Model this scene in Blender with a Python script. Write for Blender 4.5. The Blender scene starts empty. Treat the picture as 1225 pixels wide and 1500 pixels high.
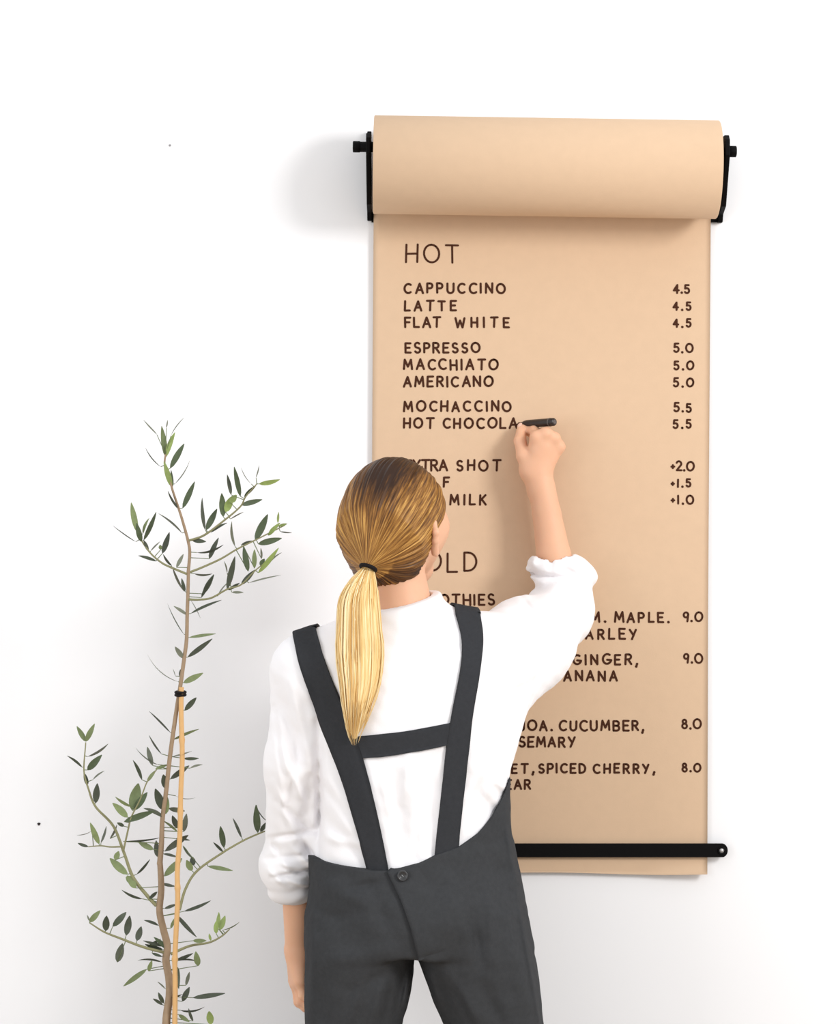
import bpy, math, random
import numpy as np
from mathutils import Vector
sc = bpy.context.scene
COL = sc.collection
rng = random.Random(11)

# ------------------------------------------------------------------ camera
CAM_Y, CAM_Z, FPX = -4.2, 1.56, 3443.0          # eye point, and focal length in pixels of the 1225x1500 frame
cd = bpy.data.cameras.new('camera')
cam = bpy.data.objects.new('camera', cd); COL.objects.link(cam)
cam.location = (0, CAM_Y, CAM_Z); cam.rotation_euler = (math.pi/2, 0, 0)
cd.sensor_fit = 'VERTICAL'; cd.sensor_height = 24.0; cd.lens = 24.0*FPX/1500.0
cd.clip_start = 0.05
sc.camera = cam

# ------------------------------------------------------------------ light
wd = bpy.data.worlds.new('world'); sc.world = wd; wd.use_nodes = True
bg = wd.node_tree.nodes['Background']
bg.inputs[0].default_value = (0.955, 0.978, 1.0, 1); bg.inputs[1].default_value = 0.95

def area(name, loc, target, size, power, color=(1, 1, 1)):
    l = bpy.data.lights.new(name, 'AREA'); l.shape = 'RECTANGLE'; l.size, l.size_y = size
    l.energy = power; l.color = color
    o = bpy.data.objects.new(name, l); COL.objects.link(o); o.location = loc
    o.rotation_euler = (Vector(target)-Vector(loc)).to_track_quat('-Z', 'Y').to_euler()
    return o
area('key_light', (2.55, -2.75, 2.75), (0.1, 0, 1.5), (0.95, 0.95), 78, (1, 0.985, 0.97))
area('fill_light', (-3.0, -3.3, 1.5), (-0.2, 0, 1.2), (1.8, 1.8), 42, (0.98, 0.99, 1))  # added soft fill lamp, lifts the figure's shadow on the lower left wall
sc.view_settings.view_transform = 'Standard'
sc.view_settings.look = 'None'
sc.view_settings.gamma = 1.0
sc.view_settings.exposure = 0.0
sc.view_settings.use_curve_mapping = False
sc.cycles.max_bounces = 8

# ------------------------------------------------------------------ helpers
def W(px, py, d):
    """point of the place that lies d metres in front of the wall on the sight line of a photo pixel"""
    s = (-CAM_Y-d)/FPX
    return np.array([(px-612.5)*s, -d, CAM_Z-(py-750)*s])

def lin(c):
    return tuple(((v/255)/12.92 if v/255 <= 0.04045 else ((v/255+0.055)/1.055)**2.4) for v in c)

def mat(name, rgb, rough=0.6, spec=0.3, var=0.0, vscale=40, bump=0.0, bscale=300, metal=0.0, sheen=0.0, sss=0.0):
    m = bpy.data.materials.new(name); m.use_nodes = True
    nt = m.node_tree; N = nt.nodes; L = nt.links
    b = N['Principled BSDF']
    b.inputs['Base Color'].default_value = (*lin(rgb), 1)
    b.inputs['Roughness'].default_value = rough
    b.inputs['Specular IOR Level'].default_value = spec
    b.inputs['Metallic'].default_value = metal
    if sheen: b.inputs['Sheen Weight'].default_value = sheen
    if sss:
        b.inputs['Subsurface Weight'].default_value = sss
        b.inputs['Subsurface Radius'].default_value = (0.010, 0.004, 0.002)
        b.inputs['Subsurface Scale'].default_value = 0.6
    tc = N.new('ShaderNodeTexCoord')
    if var:
        nz = N.new('ShaderNodeTexNoise'); nz.inputs['Scale'].default_value = vscale; nz.inputs['Detail'].default_value = 5
        L.new(tc.outputs['Object'], nz.inputs['Vector'])
        mx = N.new('ShaderNodeMix'); mx.data_type = 'RGBA'
        c = lin(rgb)
        mx.inputs['A'].default_value = (*[v*(1-var) for v in c], 1)
        mx.inputs['B'].default_value = (*[min(1, v*(1+var)) for v in c], 1)
        L.new(nz.outputs['Fac'], mx.inputs['Factor']); L.new(mx.outputs['Result'], b.inputs['Base Color'])
    if bump:
        nb = N.new('ShaderNodeTexNoise'); nb.inputs['Scale'].default_value = bscale; nb.inputs['Detail'].default_value = 3
        L.new(tc.outputs['Object'], nb.inputs['Vector'])
        bp = N.new('ShaderNodeBump'); bp.inputs['Strength'].default_value = bump; bp.inputs['Distance'].default_value = 0.002
        L.new(nb.outputs['Fac'], bp.inputs['Height']); L.new(bp.outputs['Normal'], b.inputs['Normal'])
    return m

M = {}
M['wall'] = mat('white_painted_plaster', (247, 247, 249), 0.9, 0.1, 0.01, 3, 0.04, 160)
M['floor'] = mat('pale_oak_floor', (176, 160, 142), 0.6, 0.2, 0.05, 4, 0.05, 60)
M['kraft'] = mat('kraft_paper', (213, 183, 153), 0.75, 0.15, 0.035, 55, 0.06, 420)
M['kraft_edge'] = mat('kraft_paper_edge', (206, 172, 138), 0.85, 0.1, 0.08, 200)
M['core'] = mat('cardboard_core', (176, 146, 112), 0.9, 0.1, 0.08, 80)
M['black'] = mat('black_powder_coat', (9, 8, 9), 0.6, 0.10, 0.1, 200, 0.05, 900)
M['ink'] = mat('brown_black_ink', (70, 40, 26), 0.7, 0.1)
M['marker'] = mat('dark_marker_plastic', (36, 26, 25), 0.38, 0.5)
M['grey_plastic'] = mat('grey_plastic', (92, 84, 82), 0.4, 0.4)
M['skin'] = mat('skin', (228, 178, 146), 0.55, 0.3, 0.05, 30, 0.05, 500, sss=0.15)
M['nail'] = mat('nail', (236, 196, 176), 0.3, 0.5)
M['shirt'] = mat('white_linen', (246, 244, 246), 0.85, 0.1, 0.012, 25, 0.10, 420, sheen=0.1)
M['denim'] = mat('charcoal_linen', (60, 61, 63), 0.9, 0.1, 0.16, 130, 0.22, 520)
M['denim_strap'] = mat('charcoal_linen_strap', (54, 55, 58), 0.9, 0.1, 0.14, 150, 0.2, 560)
M['elastic'] = mat('black_elastic', (20, 15, 16), 0.7, 0.2, 0.1, 300)
M['bark'] = mat('olive_bark', (158, 136, 112), 0.85, 0.15, 0.18, 120, 0.3, 250)
M['twig'] = mat('olive_twig', (140, 138, 104), 0.8, 0.15, 0.12, 150)
M['cane'] = mat('bamboo_cane', (216, 172, 116), 0.55, 0.3, 0.12, 60, 0.08, 200)
M['pot'] = mat('terracotta_pot', (150, 148, 146), 0.8, 0.2, 0.08, 30)
M['soil'] = mat('soil', (66, 50, 38), 0.95, 0.05, 0.3, 90, 0.6, 120)
M['shoe'] = mat('white_canvas_shoe', (226, 224, 220), 0.8, 0.2)
M['sole'] = mat('rubber_sole', (208, 204, 196), 0.7, 0.2)
M['eye'] = mat('eye_white', (238, 236, 232), 0.2, 0.5)
M['iris'] = mat('eye_iris', (70, 90, 84), 0.2, 0.5)
M['brow'] = mat('brow_hair', (112, 82, 54), 0.8, 0.1)
M['mark'] = mat('dark_scuff', (48, 44, 44), 0.9, 0.1)
M['pale_mark'] = mat('pale_scuff', (150, 148, 150), 0.9, 0.1)

def hair_mat(name, stops):
    """streaks along the strands: the colour runs with the 'strand' attribute, 'root' darkens the undyed roots"""
    m = bpy.data.materials.new(name); m.use_nodes = True
    nt = m.node_tree; N = nt.nodes; L = nt.links; b = N['Principled BSDF']
    b.inputs['Roughness'].default_value = 0.45; b.inputs['Specular IOR Level'].default_value = 0.22
    at = N.new('ShaderNodeAttribute'); at.attribute_name = 'strand'
    nz = N.new('ShaderNodeTexNoise'); nz.inputs['Scale'].default_value = 9.0; nz.inputs['Detail'].default_value = 6; nz.inputs['Roughness'].default_value = 0.65
    L.new(at.outputs['Vector'], nz.inputs['Vector'])
    rt = N.new('ShaderNodeAttribute'); rt.attribute_name = 'root'
    ad = N.new('ShaderNodeMath'); ad.operation = 'SUBTRACT'
    L.new(nz.outputs['Fac'], ad.inputs[0]); L.new(rt.outputs['Fac'], ad.inputs[1])
    cr = N.new('ShaderNodeValToRGB'); e = cr.color_ramp.elements
    e[0].position = stops[0][0]; e[0].color = (*lin(stops[0][1]), 1)
    e[1].position = stops[-1][0]; e[1].color = (*lin(stops[-1][1]), 1)
    for p, c in stops[1:-1]:
        q = cr.color_ramp.elements.new(p); q.color = (*lin(c), 1)
    L.new(ad.outputs[0], cr.inputs['Fac']); L.new(cr.outputs['Color'], b.inputs['Base Color'])
    return m
M['hair'] = hair_mat('golden_brown_hair', [(0.20, (52, 33, 22)), (0.38, (98, 64, 32)), (0.50, (150, 104, 50)), (0.66, (214, 166, 92))])
M['pony'] = hair_mat('blonde_hair', [(0.2, (140, 96, 46)), (0.38, (206, 158, 88)), (0.50, (238, 204, 140)), (0.68, (252, 234, 190))])

def leaf_mat():
    m = bpy.data.materials.new('olive_leaf'); m.use_nodes = True
    nt = m.node_tree; N = nt.nodes; L = nt.links; b = N['Principled BSDF']
    b.inputs['Roughness'].default_value = 0.5; b.inputs['Specular IOR Level'].default_value = 0.3
    at = N.new('ShaderNodeAttribute'); at.attribute_name = 'tone'
    cr = N.new('ShaderNodeValToRGB'); cr.color_ramp.interpolation = 'LINEAR'; e = cr.color_ramp.elements
    e[0].position = 0.0; e[0].color = (*lin((142, 160, 92)), 1)
    e[1].position = 1.0; e[1].color = (*lin((122, 126, 110)), 1)
    for p, c in ((0.25, (126, 138, 96)), (0.5, (84, 98, 70)), (0.75, (70, 76, 64))):
        q = cr.color_ramp.elements.new(p); q.color = (*lin(c), 1)
    L.new(at.outputs['Fac'], cr.inputs['Fac'])
    tc = N.new('ShaderNodeTexCoord'); nz = N.new('ShaderNodeTexNoise'); nz.inputs['Scale'].default_value = 150
    L.new(tc.outputs['Object'], nz.inputs['Vector'])
    mx = N.new('ShaderNodeMix'); mx.data_type = 'RGBA'; mx.blend_type = 'OVERLAY'; mx.inputs['Factor'].default_value = 0.22
    L.new(cr.outputs['Color'], mx.inputs['A']); L.new(nz.outputs['Fac'], mx.inputs['B'])
    L.new(mx.outputs['Result'], b.inputs['Base Color'])
    tr = N.new('ShaderNodeBsdfTranslucent'); L.new(mx.outputs['Result'], tr.inputs['Color'])
    ms = N.new('ShaderNodeMixShader'); ms.inputs[0].default_value = 0.12
    L.new(b.outputs[0], ms.inputs[1]); L.new(tr.outputs[0], ms.inputs[2])
    L.new(ms.outputs[0], N['Material Output'].inputs['Surface'])
    return m
M['leaf'] = leaf_mat()

def thing(name, label, cat, loc, group=None):
    o = bpy.data.objects.new(name, None); COL.objects.link(o); o.location = loc
    o.empty_display_size = 0.05
    o['label'] = label; o['category'] = cat
    if group: o['group'] = group
    return o

def obj(name, V, F, m, parent=None, smooth=True, origin=None, attrs=None):
    """one mesh object from world-space vertices; the parent's (or own) origin is taken off"""
    V = np.asarray(V, float)
    o0 = np.zeros(3)
    if parent is not None:
        p = parent
        while p is not None: o0 = o0+np.array(p.location); p = p.parent
    if origin is not None and parent is None: o0 = np.array(origin, float)
    me = bpy.data.meshes.new(name)
    if isinstance(F, np.ndarray):
        n = len(F); k = F.shape[1]
        me.vertices.add(len(V)); me.vertices.foreach_set('co', (V-o0).astype(np.float32).ravel())
        me.loops.add(n*k); me.loops.foreach_set('vertex_index', F.astype(np.int32).ravel())
        me.polygons.add(n); me.polygons.foreach_set('loop_start', np.arange(0, n*k, k, dtype=np.int32))
        me.update(calc_edges=True); me.validate()
    else:
        me.from_pydata([tuple(v) for v in (V-o0)], [], [tuple(f) for f in F]); me.update()
    if smooth: me.polygons.foreach_set('use_smooth', [True]*len(me.polygons))
    for an, (ty, data) in (attrs or {}).items():
        a = me.attributes.new(an, ty, 'POINT')
        a.data.foreach_set('vector' if ty == 'FLOAT_VECTOR' else 'value', np.asarray(data, np.float32).ravel())
    me.materials.append(m)
    o = bpy.data.objects.new(name, me); COL.objects.link(o)
    if parent is not None: o.parent = parent
    elif origin is not None: o.location = tuple(origin)
    return o

def own(o, label, cat, group=None):
    o['label'] = label; o['category'] = cat
    if group: o['group'] = group
    return o

class MB:
    """collects shapes into one vertex / face list"""
    def __init__(s): s.V = []; s.F = []; s.tone = []
    def add(s, V, F):
        k = len(s.V); s.V += [tuple(v) for v in V]; s.F += [tuple(i+k for i in f) for f in F]; return s
    def box(s, lo, hi):
        x0, y0, z0 = lo; x1, y1, z1 = hi
        return s.add([(x0,y0,z0),(x1,y0,z0),(x1,y1,z0),(x0,y1,z0),(x0,y0,z1),(x1,y0,z1),(x1,y1,z1),(x0,y1,z1)],
              [(0,3,2,1),(4,5,6,7),(0,1,5,4),(1,2,6,5),(2,3,7,6),(3,0,4,7)])
    def tube(s, pts, radii, n=10, caps=True):
        P = [np.array(p, float) for p in pts]
        if np.isscalar(radii): radii = [radii]*len(P)
        V = []; F = []; up = None
        for i, p in enumerate(P):
            t = (P[min(i+1, len(P)-1)]-P[max(i-1, 0)]); t = t/(np.linalg.norm(t)+1e-12)
            if up is None:
                up = np.array([0, 0, 1.0]) if abs(t[2]) < 0.9 else np.array([1.0, 0, 0])
            a = up-t*np.dot(up, t); a /= np.linalg.norm(a)+1e-12; up = a
            b = np.cross(t, a)
            for k in range(n):
                q = 2*math.pi*k/n
                V.append(p+radii[i]*(math.cos(q)*a+math.sin(q)*b))
        for i in range(len(P)-1):
            for k in range(n):
                F.append((i*n+k, i*n+(k+1) % n, (i+1)*n+(k+1) % n, (i+1)*n+k))
        if caps:
            F.append(tuple(range(n))[::-1]); F.append(tuple((len(P)-1)*n+k for k in range(n)))
        return s.add(V, F)
    def prism(s, poly, axis, a, b):
        """extrude a polygon (list of 2D points) along an axis from a to b"""
        n = len(poly)
        def p3(u, v, w): return {'x': (w, u, v), 'y': (u, w, v), 'z': (u, v, w)}[axis]
        V = [p3(u, v, a) for u, v in poly]+[p3(u, v, b) for u, v in poly]
        F = [tuple(range(n)), tuple(range(n, 2*n))[::-1]]+[(i, n+i, n+(i+1) % n, (i+1) % n) for i in range(n)]
        return s.add(V, F)
    def build(s, name, m, parent=None, smooth=True, **kw): return obj(name, s.V, s.F, m, parent, smooth, **kw)

def bevel(o, w, seg=2):
    md = o.modifiers.new('bevel', 'BEVEL'); md.width = w; md.segments = seg; md.limit_method = 'ANGLE'; md.angle_limit = 0.6
    return o

def flat(o):
    o.data.polygons.foreach_set('use_smooth', [False]*len(o.data.polygons)); return o

def spline(pts, n):
    """Catmull-Rom through the points"""
    P = np.array(pts, float); P = np.vstack([2*P[0]-P[1], P, 2*P[-1]-P[-2]])
    out = []
    m = len(P)-3
    for t in np.linspace(0, m-1e-9, n):
        i = int(t); u = t-i
        a, b, c, d = P[i:i+4]
        out.append(0.5*((2*b)+(-a+c)*u+(2*a-5*b+4*c-d)*u*u+(-a+3*b-3*c+d)*u**3))
    return np.array(out)

# ------------------------------------------------------------------ setting
wall = MB().box((-3.2, 0, 0), (3.2, 0.12, 3.1)).build('wall_back', M['wall'], smooth=False); wall['kind'] = 'structure'
flo = MB().box((-5, -9, -0.1), (5, 0.12, 0)).build('floor', M['floor'], smooth=False); flo['kind'] = 'structure'
for (px, py, r, mm) in ((57, 1207, 0.0026, 'mark'), (249, 213, 0.0020, 'pale_mark')):
    c = W(px, py, 0)
    poly = [(c[0]+r*math.cos(q)*(1+0.25*math.sin(3*q)), c[2]+r*math.sin(q)) for q in np.linspace(0, 2*math.pi, 12, endpoint=False)]
    MB().prism(poly, 'y', -0.0012, 0.001).build('wall_scuff', M[mm], wall, smooth=False)

# ------------------------------------------------------------------ paper roller on the wall
TILT = 0.0150                                   # the roller hangs a touch lower on its right
roller = thing('paper_roller', 'black metal roller brackets and shaft fixed to the wall, holding the kraft paper roll', 'paper roller', (0.22, 0, 2.05))
def zpx(py, d=0.0): return W(612, py, d)[2]
def bracket(x0, x1, dy, inner):
    z = lambda py: zpx(py+dy)
    m = MB()
    prof = [(0.0, z(192)), (-0.014, z(192)), (-0.024, z(204)), (-0.100, z(206)), (-0.112, z(214)), (-0.112, z(236)),
            (-0.060, z(304)), (-0.022, z(312)), (-0.014, z(322)), (0.0, z(322))]
    m.prism(prof, 'x', x0, x1)
    o = m.build('bracket', M['black'], roller, smooth=False); bevel(o, 0.0012)
    return o
bracket(-0.0905, -0.0830, 2, 1)
bracket(0.5345, 0.5430, 5, -1)
# bottom rail joining the two brackets on the wall behind the sheet
zr = zpx(317)
MB().box((-0.083, -0.007, zr-0.011), (0.534, -0.0005, zr+0.007)).build('wall_rail', M['black'], roller, smooth=False)
shL = W(517, 215, 0.086); shR = W(1079, 222, 0.086)
m = MB(); m.tube([shL, shR], 0.0092, 20)
bevel(m.build('shaft', M['black'], roller), 0.0015)
for a, b in ((W(517, 215, 0.086), W(528, 215.1, 0.086)), (W(1068, 221.9, 0.086), W(1079, 222, 0.086))):
    m = MB(); m.tube([a, b], 0.0100, 20); bevel(m.build('shaft_cap', M['black'], roller), 0.0015)

# the roll of kraft paper with its hanging sheet
paper = thing('kraft_paper_roll', 'wide roll of brown kraft paper unrolled down the wall as a handwritten drinks menu', 'paper roll', (0.22, -0.095, 1.0))
RC = W(799.5, 245, 0.097); RL = 0.600; RR = 0.0852
ax = np.array([math.cos(TILT), 0, -math.sin(TILT)]); up = np.array([math.sin(TILT), 0, math.cos(TILT)]); fw = np.array([0, -1.0, 0])
V = []; F = []; n = 96
rings = [(-RL/2, 0.040), (-RL/2, RR-0.0012), (-RL/2+0.0012, RR), (RL/2-0.0012, RR), (RL/2, RR-0.0012), (RL/2, 0.040)]
core = RC+up*0.0
for (t, r) in rings:
    for k in range(n):
        q = 2*math.pi*k/n
        V.append(RC+ax*t+r*(math.cos(q)*fw+math.sin(q)*up))
for i in range(len(rings)-1):
    for k in range(n): F.append((i*n+k, (i+1)*n+k, (i+1)*n+(k+1) % n, i*n+(k+1) % n))
roll = obj('roll', V, F, M['kraft'], paper)
roll.data.materials.append(M['kraft_edge'])
for p in roll.data.polygons:
    if p.index < n or p.index >= 4*n: p.material_index = 1; p.use_smooth = False
V = []; F = []
for (t, r) in ((-RL/2-0.001, 0.0402), (-RL/2-0.001, 0.0365), (RL/2+0.001, 0.0365), (RL/2+0.001, 0.0402)):
    for k in range(n):
        q = 2*math.pi*k/n; V.append(RC+ax*t+r*(math.cos(q)*fw+math.sin(q)*up))
for i in range(3):
    for k in range(n): F.append((i*n+k, (i+1)*n+k, (i+1)*n+(k+1) % n, i*n+(k+1) % n))
obj('cardboard_core', V, F, M['core'], paper)

# sheet: leaves the back of the roll and hangs flat against the wall
PD = 0.0105                                      # the sheet's distance from the wall
def sheet_d(px, py):
    d = PD+0.0010*math.sin(px*0.021+py*0.004)*math.sin(py*0.0062+1.1)
    if py > 1225: d = PD+(d-PD)*0.2
    if py > 1262: d += 0.010*((py-1262)/18)**2*max(0.0, (px-940)/100)
    return d
def sheet_pt(u, py):
    l = np.interp(py, [240, 320, 620, 1280], [548, 547.5, 545.5, 543]); r = np.interp(py, [240, 320, 900, 1280], [1043.5, 1041.5, 1037.5, 1036.5])
    px = l+(r-l)*u
    return W(px, py+0.006*(px-800)*max(0, min(1, (400-py)/160)), sheet_d(px, py))
US = np.linspace(0, 1, 60); YS = np.concatenate([np.linspace(240, 1255, 120), np.linspace(1258, 1279, 8)])
V = []; F = []
for s_ in (0, 1):
    for y in YS:
        for u in US:
            yy = y+(1.6*math.sin(u*9)+1.2*u if y > 1278 else 0)
            p = sheet_pt(u, yy); p[1] += s_*0.0005; V.append(p)
nu = len(US); nv = len(YS); off = nu*nv
for j in range(nv-1):
    for i in range(nu-1):
        a = j*nu+i
        F.append((a, a+nu, a+nu+1, a+1)); F.append((off+a, off+a+1, off+a+nu+1, off+a+nu))
for j in range(nv-1):
    for i in (0, nu-1):
        a = j*nu+i; F.append((a, off+a, off+a+nu, a+nu))
for i in range(nu-1):
    for j in (0, nv-1):
        a = j*nu+i; F.append((a, a+1, off+a+1, off+a))
sheet = obj('sheet', V, F, M['kraft'], paper)

# flat bar across the sheet's foot, screwed to the wall at its ends
bar = thing('paper_bar', 'black flat metal bar clamping the lower end of the paper menu to the wall', 'bar', tuple(W(790, 1246, 0.006)))
zb = zpx(1245.5, 0.016); hb = 0.0122; xl = W(520, 1245, 0.014)[0]; xr = W(1066, 1245, 0.014)[0]
poly = []
for q in np.linspace(-math.pi/2, math.pi/2, 13): poly.append((xr-0.010+0.010*math.cos(q), zb+hb*math.sin(q) if abs(math.sin(q)) < 0.99 else zb+math.copysign(hb, math.sin(q))))
for q in np.linspace(math.pi/2, 3*math.pi/2, 13): poly.append((xl+0.010+0.010*math.cos(q), zb+hb*math.sin(q)))
bevel(MB().prism(poly, 'y', -0.0195, -0.0140).build('bar_strip', M['black'], bar, smooth=False), 0.001)
M['screw'] = mat('screw_metal', (196, 194, 194), 0.35, 0.5, metal=0.6)
for x in (xr-0.011, xl+0.011):
    m = MB(); m.tube([(x, -0.0125, zb), (x, -0.0208, zb)], 0.0042, 14); m.build('screw', M['screw'], bar)
    m = MB(); m.tube([(x, -0.0005, zb), (x, -0.0140, zb)], 0.0060, 14); m.build('spacer', M['black'], bar)
    pts = [(x+0.0062*math.cos(q), -0.0203, zb+0.0062*math.sin(q)) for q in np.linspace(0, 2*math.pi, 19)]
    m = MB(); m.tube(pts, 0.0016, 8, caps=False); m.build('eyelet', M['black'], bar)

# ------------------------------------------------------------------ hand lettering on the sheet
def arc(cx, cy, rx, ry, a0, a1, n=9):
    return [(cx+rx*math.cos(math.radians(a)), cy+ry*math.sin(math.radians(a))) for a in np.linspace(a0, a1, n)]
G = {   # strokes in a box of height 1 (y up), with the letter's width
 'A': (.72, [[(0, 0), (.36, 1), (.72, 0)], [(.14, .34), (.60, .34)]]),
 'B': (.60, [[(0, 0), (0, 1), (.35, 1)]+arc(.35, .76, .22, .24, 90, -90)+[(.05, .52), (.35, .52)]+arc(.36, .26, .25, .26, 90, -90)+[(0, 0)]]),
 'C': (.68, [arc(.42, .5, .42, .5, 52, 308, 14)]),
 'D': (.66, [[(0, 0), (0, 1), (.2, 1)]+arc(.2, .5, .46, .5, 90, -90, 12)+[(0, 0)]]),
 'E': (.55, [[(.55, 1), (0, 1), (0, 0), (.55, 0)], [(0, .52), (.45, .52)]]),
 'F': (.55, [[(.55, 1), (0, 1), (0, 0)], [(0, .52), (.45, .52)]]),
 'G': (.72, [arc(.44, .5, .44, .5, 55, 345, 14)+[(.44, .42)]]),
 'H': (.64, [[(0, 0), (0, 1)], [(.64, 0), (.64, 1)], [(0, .48), (.64, .48)]]),
 'I': (.06, [[(.03, 0), (.03, 1)]]),
 'J': (.45, [[(.45, 1), (.45, .25)]+arc(.22, .24, .23, .24, 0, -170, 7)]),
 'K': (.60, [[(0, 0), (0, 1)], [(.55, 1), (.02, .45)], [(.16, .58), (.60, 0)]]),
 'L': (.52, [[(0, 1), (0, 0), (.52, 0)]]),
 'M': (.86, [[(0, 0), (.10, 1), (.43, .25), (.76, 1), (.86, 0)]]),
 'N': (.66, [[(0, 0), (0, 1), (.66, 0), (.66, 1)]]),
 'O': (.86, [arc(.43, .5, .43, .5, 90, 450, 20)]),
 'P': (.56, [[(0, 0), (0, 1), (.3, 1)]+arc(.3, .73, .26, .27, 90, -90)+[(0, .46)]]),
 'R': (.60, [[(0, 0), (0, 1), (.3, 1)]+arc(.3, .75, .25, .25, 90, -90)+[(0, .5)], [(.25, .5), (.60, 0)]]),
 'S': (.54, [arc(.27, .75, .25, .25, 40, 250, 9)+arc(.27, .25, .27, .25, 75, -150, 10)]),
 'T': (.70, [[(0, 1), (.70, 1)], [(.36, 1), (.35, 0)]]),
 'U': (.64, [[(0, 1), (0, .35)]+arc(.32, .33, .32, .33, 180, 360, 9)+[(.64, 1)]]),
 'W': (.96, [[(0, 1), (.22, 0), (.48, .75), (.74, 0), (.96, 1)]]),
 'X': (.62, [[(0, 0), (.62, 1)], [(0, 1), (.62, 0)]]),
 'Y': (.64, [[(0, 1), (.33, .5)], [(.64, 1), (.22, 0)]]),
 '0': (.80, [arc(.40, .5, .40, .5, 90, 450, 20)]),
 '1': (.10, [[(.05, 0), (.05, 1)]]),
 '2': (.56, [arc(.27, .72, .26, .28, 160, -25, 9)+[(.02, 0), (.56, 0)]]),
 '4': (.62, [[(.42, 0), (.42, 1), (0, .34), (.62, .34)]]),
 '5': (.56, [[(.50, 1), (.08, 1), (.05, .56)]+arc(.26, .31, .28, .31, 110, -150, 11)]),
 '8': (.54, [arc(.27, .77, .21, .23, 90, 450, 14), arc(.27, .27, .27, .27, 90, 450, 16)]),
 '9': (.52, [arc(.25, .72, .25, .28, 10, 370, 14), [(.50, .74), (.42, 0)]]),
 '.': (.08, [[(.03, .02), (.05, .0)]]),
 ',': (.10, [[(.08, .06), (.0, -.20)]]),
 '+': (.34, [[(0, .45), (.34, .45)], [(.17, .27), (.17, .63)]]),
}
def write(words, y0, y1, sw):
    for wd_ in words: word([wd_], y0, y1, sw)
def word(words, y0, y1, sw):
    """words: (text, left px, right px); y0 top, y1 foot; sw stroke width in px. One flat ink mesh per written word"""
    m = MB(); h = y1-y0
    sy = W(0, 0, PD); px2m = (-CAM_Y-PD)/FPX
    r = sw/2*px2m
    def dot(p, rr):
        c = p; k = 8
        V = [(c[0], c[1], c[2])]+[(c[0]+rr*math.cos(2*math.pi*i/k), c[1], c[2]+rr*math.sin(2*math.pi*i/k)) for i in range(k)]
        m.add(V, [(0, 1+i, 1+(i+1) % k) for i in range(k)])
    for (txt, xa, xb) in words:
        ws = [G[c][0]*h for c in txt]
        gap = (xb-xa-sum(ws))/max(1, len(txt)-1)
        sq = 1.0
        if gap < 0.10*h and len(txt) > 1:
            gap = 0.16*h; sq = (xb-xa-gap*(len(txt)-1))/sum(ws)
        x = xa
        for c, w in zip(txt, ws):
            jx = rng.uniform(-.025, .025)*h; jy = rng.uniform(-.04, .04)*h; rot = rng.uniform(-.05, .05); js = rng.uniform(.95, 1.04)
            for st in G[c][1]:
                pts = []
                for (u, v) in st:
                    uu = (u*h*sq)*js; vv = v*h*js
                    qx = x+jx+uu+rot*vv*0.6; qy = y1-vv+jy-rot*uu*0.5
                    p = W(qx, qy, sheet_d(qx, qy)+0.0006); pts.append(p)
                for a, b in zip(pts[:-1], pts[1:]):
                    t = b-a; t[1] = 0; L_ = np.linalg.norm(t)
                    if L_ < 1e-7: continue
                    t /= L_; nn = np.array([-t[2], 0, t[0]])*r
                    m.add([a+nn, b+nn, b-nn, a-nn], [(0, 1, 2, 3)])
                dr = 1.25 if c in '.,' else 1.0
                for p in pts: dot(p, r*dr)
            x += w*sq+gap
    return m.build('lettering', M['ink'], sheet, smooth=False)
write([('HOT', 595, 672)], 358, 384, 2.9)
write([('CAPPUCCINO', 593, 740)], 415, 429, 3.1)
write([('LATTE', 593, 668)], 441, 455, 3.1)
write([('FLAT', 594, 645), ('WHITE', 668, 746)], 465, 479, 3.1)
write([('ESPRESSO', 594, 703)], 502, 516, 3.1)
write([('MACCHIATO', 592, 729)], 527, 541, 3.1)
write([('AMERICANO', 592, 722)], 552, 566, 3.1)
write([('MOCHACCINO', 592, 749)], 588, 602, 3.1)
write([('HOT', 592, 635), ('CHOCOLA', 650, 757)], 613, 627, 3.1)
write([('EXTRA', 594, 655), ('SHOT', 670, 733)], 674, 689, 3.1)
write([('F', 650, 658)], 699, 713, 3.1)
write([('MILK', 660, 712)], 725, 739, 3.1)
write([('COLD', 594, 698)], 810, 837, 3.0)
write([('SMOOTHIES', 593, 724)], 871, 886, 3.1)
write([('M.', 866, 887), ('MAPLE.', 901, 980)], 897, 911, 3.1)
write([('BARLEY', 843, 932)], 922, 936, 3.1)
write([('GINGER,', 840, 934)], 959, 973, 3.1)
write([('BANANA', 811, 904)], 983, 997, 3.1)
write([('JOA.', 761, 809), ('CUCUMBER,', 820, 943)], 1056, 1070, 3.1)
write([('ROSEMARY', 730, 842)], 1080, 1094, 3.1)
write([('ET,', 750, 782), ('SPICED', 790, 858), ('CHERRY,', 870, 959)], 1119, 1132, 3.1)
write([('PEAR', 729, 777)], 1143, 1156, 3.0)
for txt, x0, x1, y0, y1 in (('4.5', 987, 1010, 417, 429), ('4.5', 987, 1012, 443, 454), ('4.5', 987, 1012, 468, 479), ('5.0', 988, 1015, 504, 516),
        ('5.0', 988, 1016, 529, 541), ('5.0', 987, 1016, 554, 566), ('5.5', 988, 1013, 591, 603), ('5.5', 987, 1013, 615, 627),
        ('+2.0', 984, 1017, 676, 689), ('+1.5', 984, 1012, 702, 713), ('+1.0', 984, 1016, 726, 738), ('9.0', 1002, 1029, 897, 910),
        ('9.0', 1002, 1029, 958, 971), ('8.0', 1000, 1027, 1054, 1067), ('8.0', 1000, 1027, 1118, 1130)):
    write([(txt, x0, x1)], y0, y1, 2.9)
for o in [c for c in sheet.children]: o['label'] = 'hand-lettered word in brown-black ink'

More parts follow.
